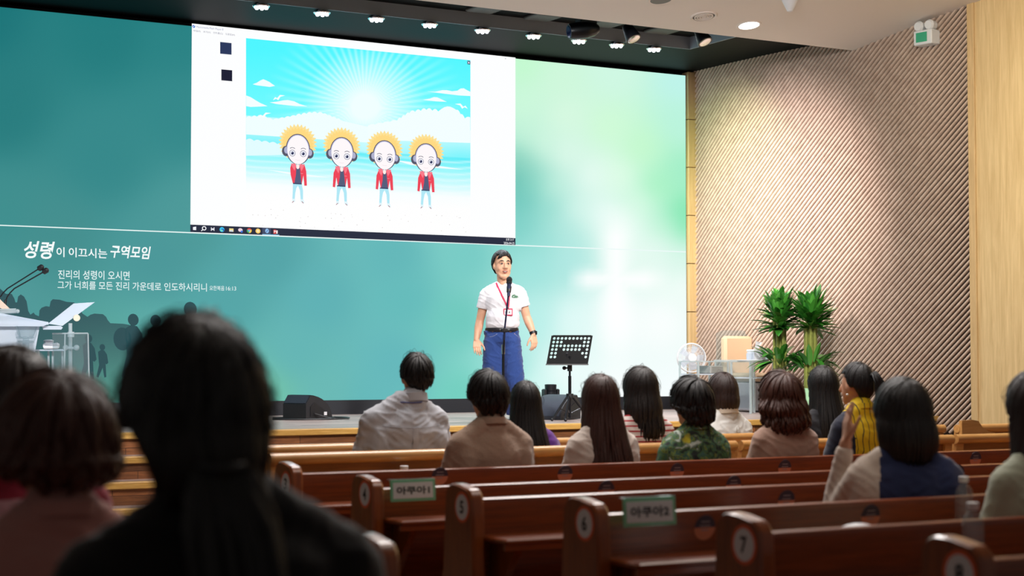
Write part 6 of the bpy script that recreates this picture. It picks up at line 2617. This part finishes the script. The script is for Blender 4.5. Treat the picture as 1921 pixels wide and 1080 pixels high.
for _ in range(5):
    bmesh.ops.smooth_vert(bm_, verts=hv, factor=0.5, use_axis_x=True, use_axis_y=True, use_axis_z=True)
bm_.to_mesh(mb_.data)
bm_.free()

polo = fabric('polo_white', S(226, 226, 232), 0.85, 0.25, 260)
m = MB()
man_torso(m, 0.014)
m.capsule(L(944, 0.01, 543), L(944, 0.012, 537), 0.070, 0.066)
m.sphere(L(942, -0.005, 606), (0.182, 0.142, 0.10), 22, 14)
for s in (-1, 1):
    sh, el, wr = ARM[s]
    m.capsule(sh, sh.lerp(el, 0.50), 0.066, 0.068)
pm = blob(m, 0.0075, 14, 'polo_shirt', polo, man, wrinkle(0.007, 8, 2.2))
# flatten the sleeve ends at their hems, cut the shirt straight at the hem
for s in (-1, 1):
    sh, el, wr = ARM[s]
    d_ = (el - sh).normalized()
    lim = (el - sh).length * 0.52
    for v in pm.data.vertices:
        t_ = (v.co - sh).dot(d_)
        if t_ > lim and (v.co - sh - d_ * t_).length < 0.10 and s * v.co.x > 0.17:
            v.co -= d_ * (t_ - lim) * 0.92
zh = LZ(615.5)
for v in pm.data.vertices:
    if v.co.z < zh:
        f_ = max(0.0, 1 - (zh - v.co.z) * 3.0)
        v.co.z = zh + (v.co.z - zh) * 0.12
m = MB()
vs, fs = [], []
n_ = 36
for k in range(n_):
    a_ = 2 * PI * k / n_
    cx, sy = math.cos(a_), math.sin(a_)
    dip = 0.022 * max(0, -sy) ** 2
    for (rr, zz) in ((0.086, -0.030), (0.066, 0.020), (0.060, 0.020), (0.066, -0.020)):
        vs.append(L(944, 0.012, 537) + Vector((cx * rr * 1.0, sy * rr, zz - dip + 0.004)))
for k in range(n_):
    j = (k + 1) % n_
    if k in (26, 27):
        continue
    for q_ in range(4):
        q2_ = (q_ + 1) % 4
        fs.append((k * 4 + q_, j * 4 + q_, j * 4 + q2_, k * 4 + q2_))
m.add(vs, fs)
m.build('collar', polo, man, local=True, sharp=50)
FWD = (0, 1, 0)
ribbon_on(pm, [(LX(946 + 0.2 * k), LZ(545 + 3 * k)) for k in range(9)], 0.028, 'button_placket', polo, man, 0.001, FWD)
ribbon_on(pm, [(LX(931 + (952.5 - 931) * k / 16), LZ(531 + (577 - 531) * (k / 16) ** 0.95)) for k in range(17)], 0.016, 'lanyard', mat('lanyard_red', S(206, 32, 82), 0.5), man, 0.004, FWD)
ribbon_on(pm, [(LX(957 + (953.5 - 957) * k / 12), LZ(545 + (577 - 545) * k / 12)) for k in range(13)], 0.012, 'lanyard', mat('lanyard_red_right', S(206, 32, 82), 0.5), man, 0.004, FWD)  # right strand, same red as the left
ok, loc, nor, _ = pm.ray_cast(L(953.3, -1, 586), Vector((0, 1, 0)))
bz = loc if ok else L(953, -0.14, 586)
by = bz.y - 0.012
w_, h_ = 17.0 / kk / 2, 13.5 / kk / 2
m = MB()
cB = Vector((LX(953.2), by, LZ(586)))
m.rbox(tuple(cB - Vector((w_, 0.004, h_))), tuple(cB + Vector((w_, 0.004, h_))), 0.003)
bd = m.build('badge', mat('badge_red', S(204, 40, 84), 0.4), man, 'red framed name badge', local=True)
m = MB()
m.box(tuple(cB - Vector((w_ * 0.8, 0.0052, h_ * 0.68))), tuple(cB + Vector((w_ * 0.8, -0.0042, h_ * 0.68))))
m.build('badge_card', M['sign_white'], bd, 'white card', local=True)
m = MB()
for dx in (-0.45, 0.3):
    for k in range(3):
        cc_ = cB + Vector((dx * w_, -0.0056, (0.1 - 0.16 * k) * h_))
        m.box(tuple(cc_ - Vector((0.007, 0.0002, 0.002))), tuple(cc_ + Vector((0.007, 0.0002, 0.002))))
m.build('badge_print', M['ink'], bd, local=True)
m = MB()
m.box((LX(952.2), by - 0.003, LZ(580)), (LX(954.4), by + 0.003, LZ(577)))
m.build('badge_clip', M['chrome'], man, local=True)
# reptile emblem on the chest
em = [(960.2, 558.6), (960.0, 556.0), (961.6, 553.4), (966, 552.3), (967.4, 552.6), (966.6, 553.4), (964.6, 553.9), (967.0, 554.2), (971.6, 555.2), (972.4, 555.9), (970.6, 556.2), (973.0, 557.6), (972.6, 558.4), (969.8, 557.8), (971, 559.4), (969.4, 559.6), (967.6, 558.6), (966.4, 560.0), (965, 558.9), (963, 559.4)]
m = MB()
vs = []
for (x, y) in em:
    ok, loc, nor, _ = pm.ray_cast(L(x, -1, y), Vector((0, 1, 0)))
    vs.append((loc if ok else L(x, -0.13, y)) + Vector((0, -0.0035, 0)))
m.add(vs, [list(range(len(vs)))], False)
m.build('chest_emblem', mat('emblem_green', S(74, 118, 92), 0.7), man, 'small green reptile emblem', local=True)

denim = mat('denim', S(30, 62, 128), 0.85, bump=0.35, bscale=160, var=0.22, sheen=0.2)
m = MB()
m.sphere(L(941, -0.003, 634), (0.168, 0.128, 0.125), 22, 16)
m.capsule(L(924, 0, 620), L(958, 0, 620), 0.09, 0.09)
for s in (-1, 1):
    m.capsule(L(942 + s * 15, -0.005, 640), L(944 + s * 20, -0.02, 705), 0.108, 0.105, 18)
    m.capsule(L(944 + s * 20, -0.02, 705), L(945 + s * 22, 0.012, 770), 0.105, 0.098, 18)
jn = blob(m, 0.0085, 8, 'jeans', denim, man, wrinkle(0.010, 7, 9.1))
zh = LZ(621)
for v in jn.data.vertices:
    if v.co.z > zh:
        v.co.z = zh + (v.co.z - zh) * 0.12
    if v.co.z < 0.07:
        v.co.z = 0.055 + (v.co.z - 0.055) * 0.15
stitch = mat('stitch', S(120, 130, 160), 0.7)
ribbon_on(jn, [(LX(919 + 14 * k / 10), LZ(632 - 6 * (k / 10) ** 2)) for k in range(11)], 0.005, 'pocket_seam', stitch, man, 0.002, FWD)
ribbon_on(jn, [(LX(965 + 7 * k / 10), LZ(626 + 6 * k / 10)) for k in range(11)], 0.005, 'pocket_seam', stitch, man, 0.002, FWD)
ribbon_on(jn, [(LX(953 + 2 * math.sin(k / 3.0)), LZ(624 + 2.2 * k)) for k in range(10)], 0.016, 'fly_seam', denim, man, 0.002, FWD)
m = MB()
pr = [Vector((LX(941.5) + 0.165 * math.cos(2 * PI * k / 48), 0.128 * math.sin(2 * PI * k / 48) - 0.002, LZ(618.5))) for k in range(49)]
nn = [Vector((math.cos(2 * PI * k / 48), math.sin(2 * PI * k / 48), 0)) for k in range(49)]
m.tube(pr, 0.019, 8, False, (nn, 0.3))
m.build('belt', mat('belt_black', S(24, 24, 30), 0.4), man, local=True)
sh, el, wr = ARM[1]
m = MB()
d_ = (wr - el).normalized()
m.tube([wr - d_ * 0.03, wr - d_ * 0.004], [0.035, 0.034], 22, True)
wt = m.build('watch', M['black'], man, local=True)
m = MB()
mw = Matrix.Translation(wr - d_ * 0.017 + Vector((0.032, -0.012, 0)))
m.rbox((-0.010, -0.018, -0.019), (0.010, 0.018, 0.019), 0.004, mw)
m.build('watch_case', M['black_metal'], wt, local=True)
for s in (-1, 1):
    m = MB()
    m.capsule(L(945 + s * 23, 0.05, 783), L(946 + s * 27, -0.15, 784), 0.043, 0.038)
    m.sphere(L(945 + s * 23, 0.04, 781), (0.045, 0.06, 0.04))
    blob(m, 0.008, 2, 'shoe', M['shoe_black'], man)
# face
EY = mat('eye_dark', S(28, 20, 18), 0.2)
for s in (-1, 1):
    m = MB()
    m.sphere(HM(s * 0.034, -0.0885, 0.008), (0.0155, 0.008, 0.0058), 14, 10, hrot)
    ew = m.build('eye', mat('eye_white', S(214, 200, 194), 0.3), man, local=True)
    m = MB()
    m.sphere(HM(s * 0.034, -0.0935, 0.0075), (0.0065, 0.005, 0.0056), 12, 8, hrot)
    m.build('iris', EY, ew, local=True)
    m = MB()
    m.tube([HM(s * 0.017, -0.0945, 0.011), HM(s * 0.026, -0.0965, 0.0155), HM(s * 0.036, -0.0955, 0.0155), HM(s * 0.050, -0.087, 0.009)], [0.0014, 0.0026, 0.0028, 0.0014], 6)
    m.build('eyelid_line', EY, man, local=True)
    m = MB()
    m.tube([HM(s * 0.014, -0.097, 0.033), HM(s * 0.030, -0.097, 0.040), HM(s * 0.044, -0.090, 0.039), HM(s * 0.057, -0.078, 0.031)], [0.0035, 0.0050, 0.0046, 0.0015], 8)
    m.build('eyebrow', H['black'], man, local=True)
m = MB()
m.tube([HM(-0.027, -0.089, -0.066), HM(-0.014, -0.097, -0.0705), HM(0, -0.0995, -0.072), HM(0.014, -0.097, -0.0705), HM(0.027, -0.089, -0.066)], [0.002, 0.0065, 0.0075, 0.0065, 0.002], 8)
mo = m.build('mouth', mat('mouth_dark', S(96, 44, 42), 0.5), man, local=True)
m = MB()
m.tube([HM(-0.019, -0.0985, -0.0675), HM(0, -0.1055, -0.0705), HM(0.019, -0.0985, -0.0675)], [0.0024, 0.0042, 0.0024], 8)
m.build('teeth', mat('teeth', S(226, 218, 206), 0.3), mo, local=True)
m = MB()
for dz, r_ in ((-0.0595, 0.0032), (-0.0825, 0.0042)):
    m.tube([HM(-0.027, -0.0905, -0.065 - (0.002 if dz < -0.07 else 0)), HM(-0.012, -0.100, dz), HM(0.012, -0.100, dz), HM(0.027, -0.0905, -0.065 - (0.002 if dz < -0.07 else 0))], [0.0012, r_, r_, 0.0012], 8)
m.build('lips', mat('lips', S(196, 112, 104), 0.4), man, local=True)
# hair: parted, lifted off the forehead
make_hair(man, hc + hrot @ Vector((0, 0.016, 0.028)), (0.091, 0.112, 0.118), H['black'], hyaw + PI, zb=-0.11, zs=-0.035, tuck=0.28, n=230, lock=0.010, seed=70, side0=70, side1=96, front_th=50, jit=0.012, fly=8, ragged=0.006)
m = MB()
rn = random.Random(21)
for k in range(44):
    u = rn.uniform(-1, 1)
    s = 1 if u > 0.12 else -1
    x0 = 0.012 + 0.02 * rn.random()
    gr = 1.07 + 0.06 * rn.random()
    lf = 0.012 * rn.random()

    def fs_(x, z):
        q_ = 1 - (x / (0.086 * gr)) ** 2 - ((z - 0.028) / (0.108 * gr)) ** 2
        return HM(x, 0.012 - 0.104 * gr * math.sqrt(max(0.0, q_)), z)
    pts = [fs_(x0 + u * 0.012, 0.130), fs_(x0 + u * 0.03, 0.124 + lf) , fs_(x0 * 0.6 + u * 0.058, 0.112 - 0.02 * abs(u)), fs_(x0 * 0.3 + u * 0.082, 0.098 - 0.045 * abs(u))]
    m.tube(pts, [0.009, 0.011, 0.010, 0.002], 6)
m.build('fringe', H['black'], man, local=True, sharp=None)
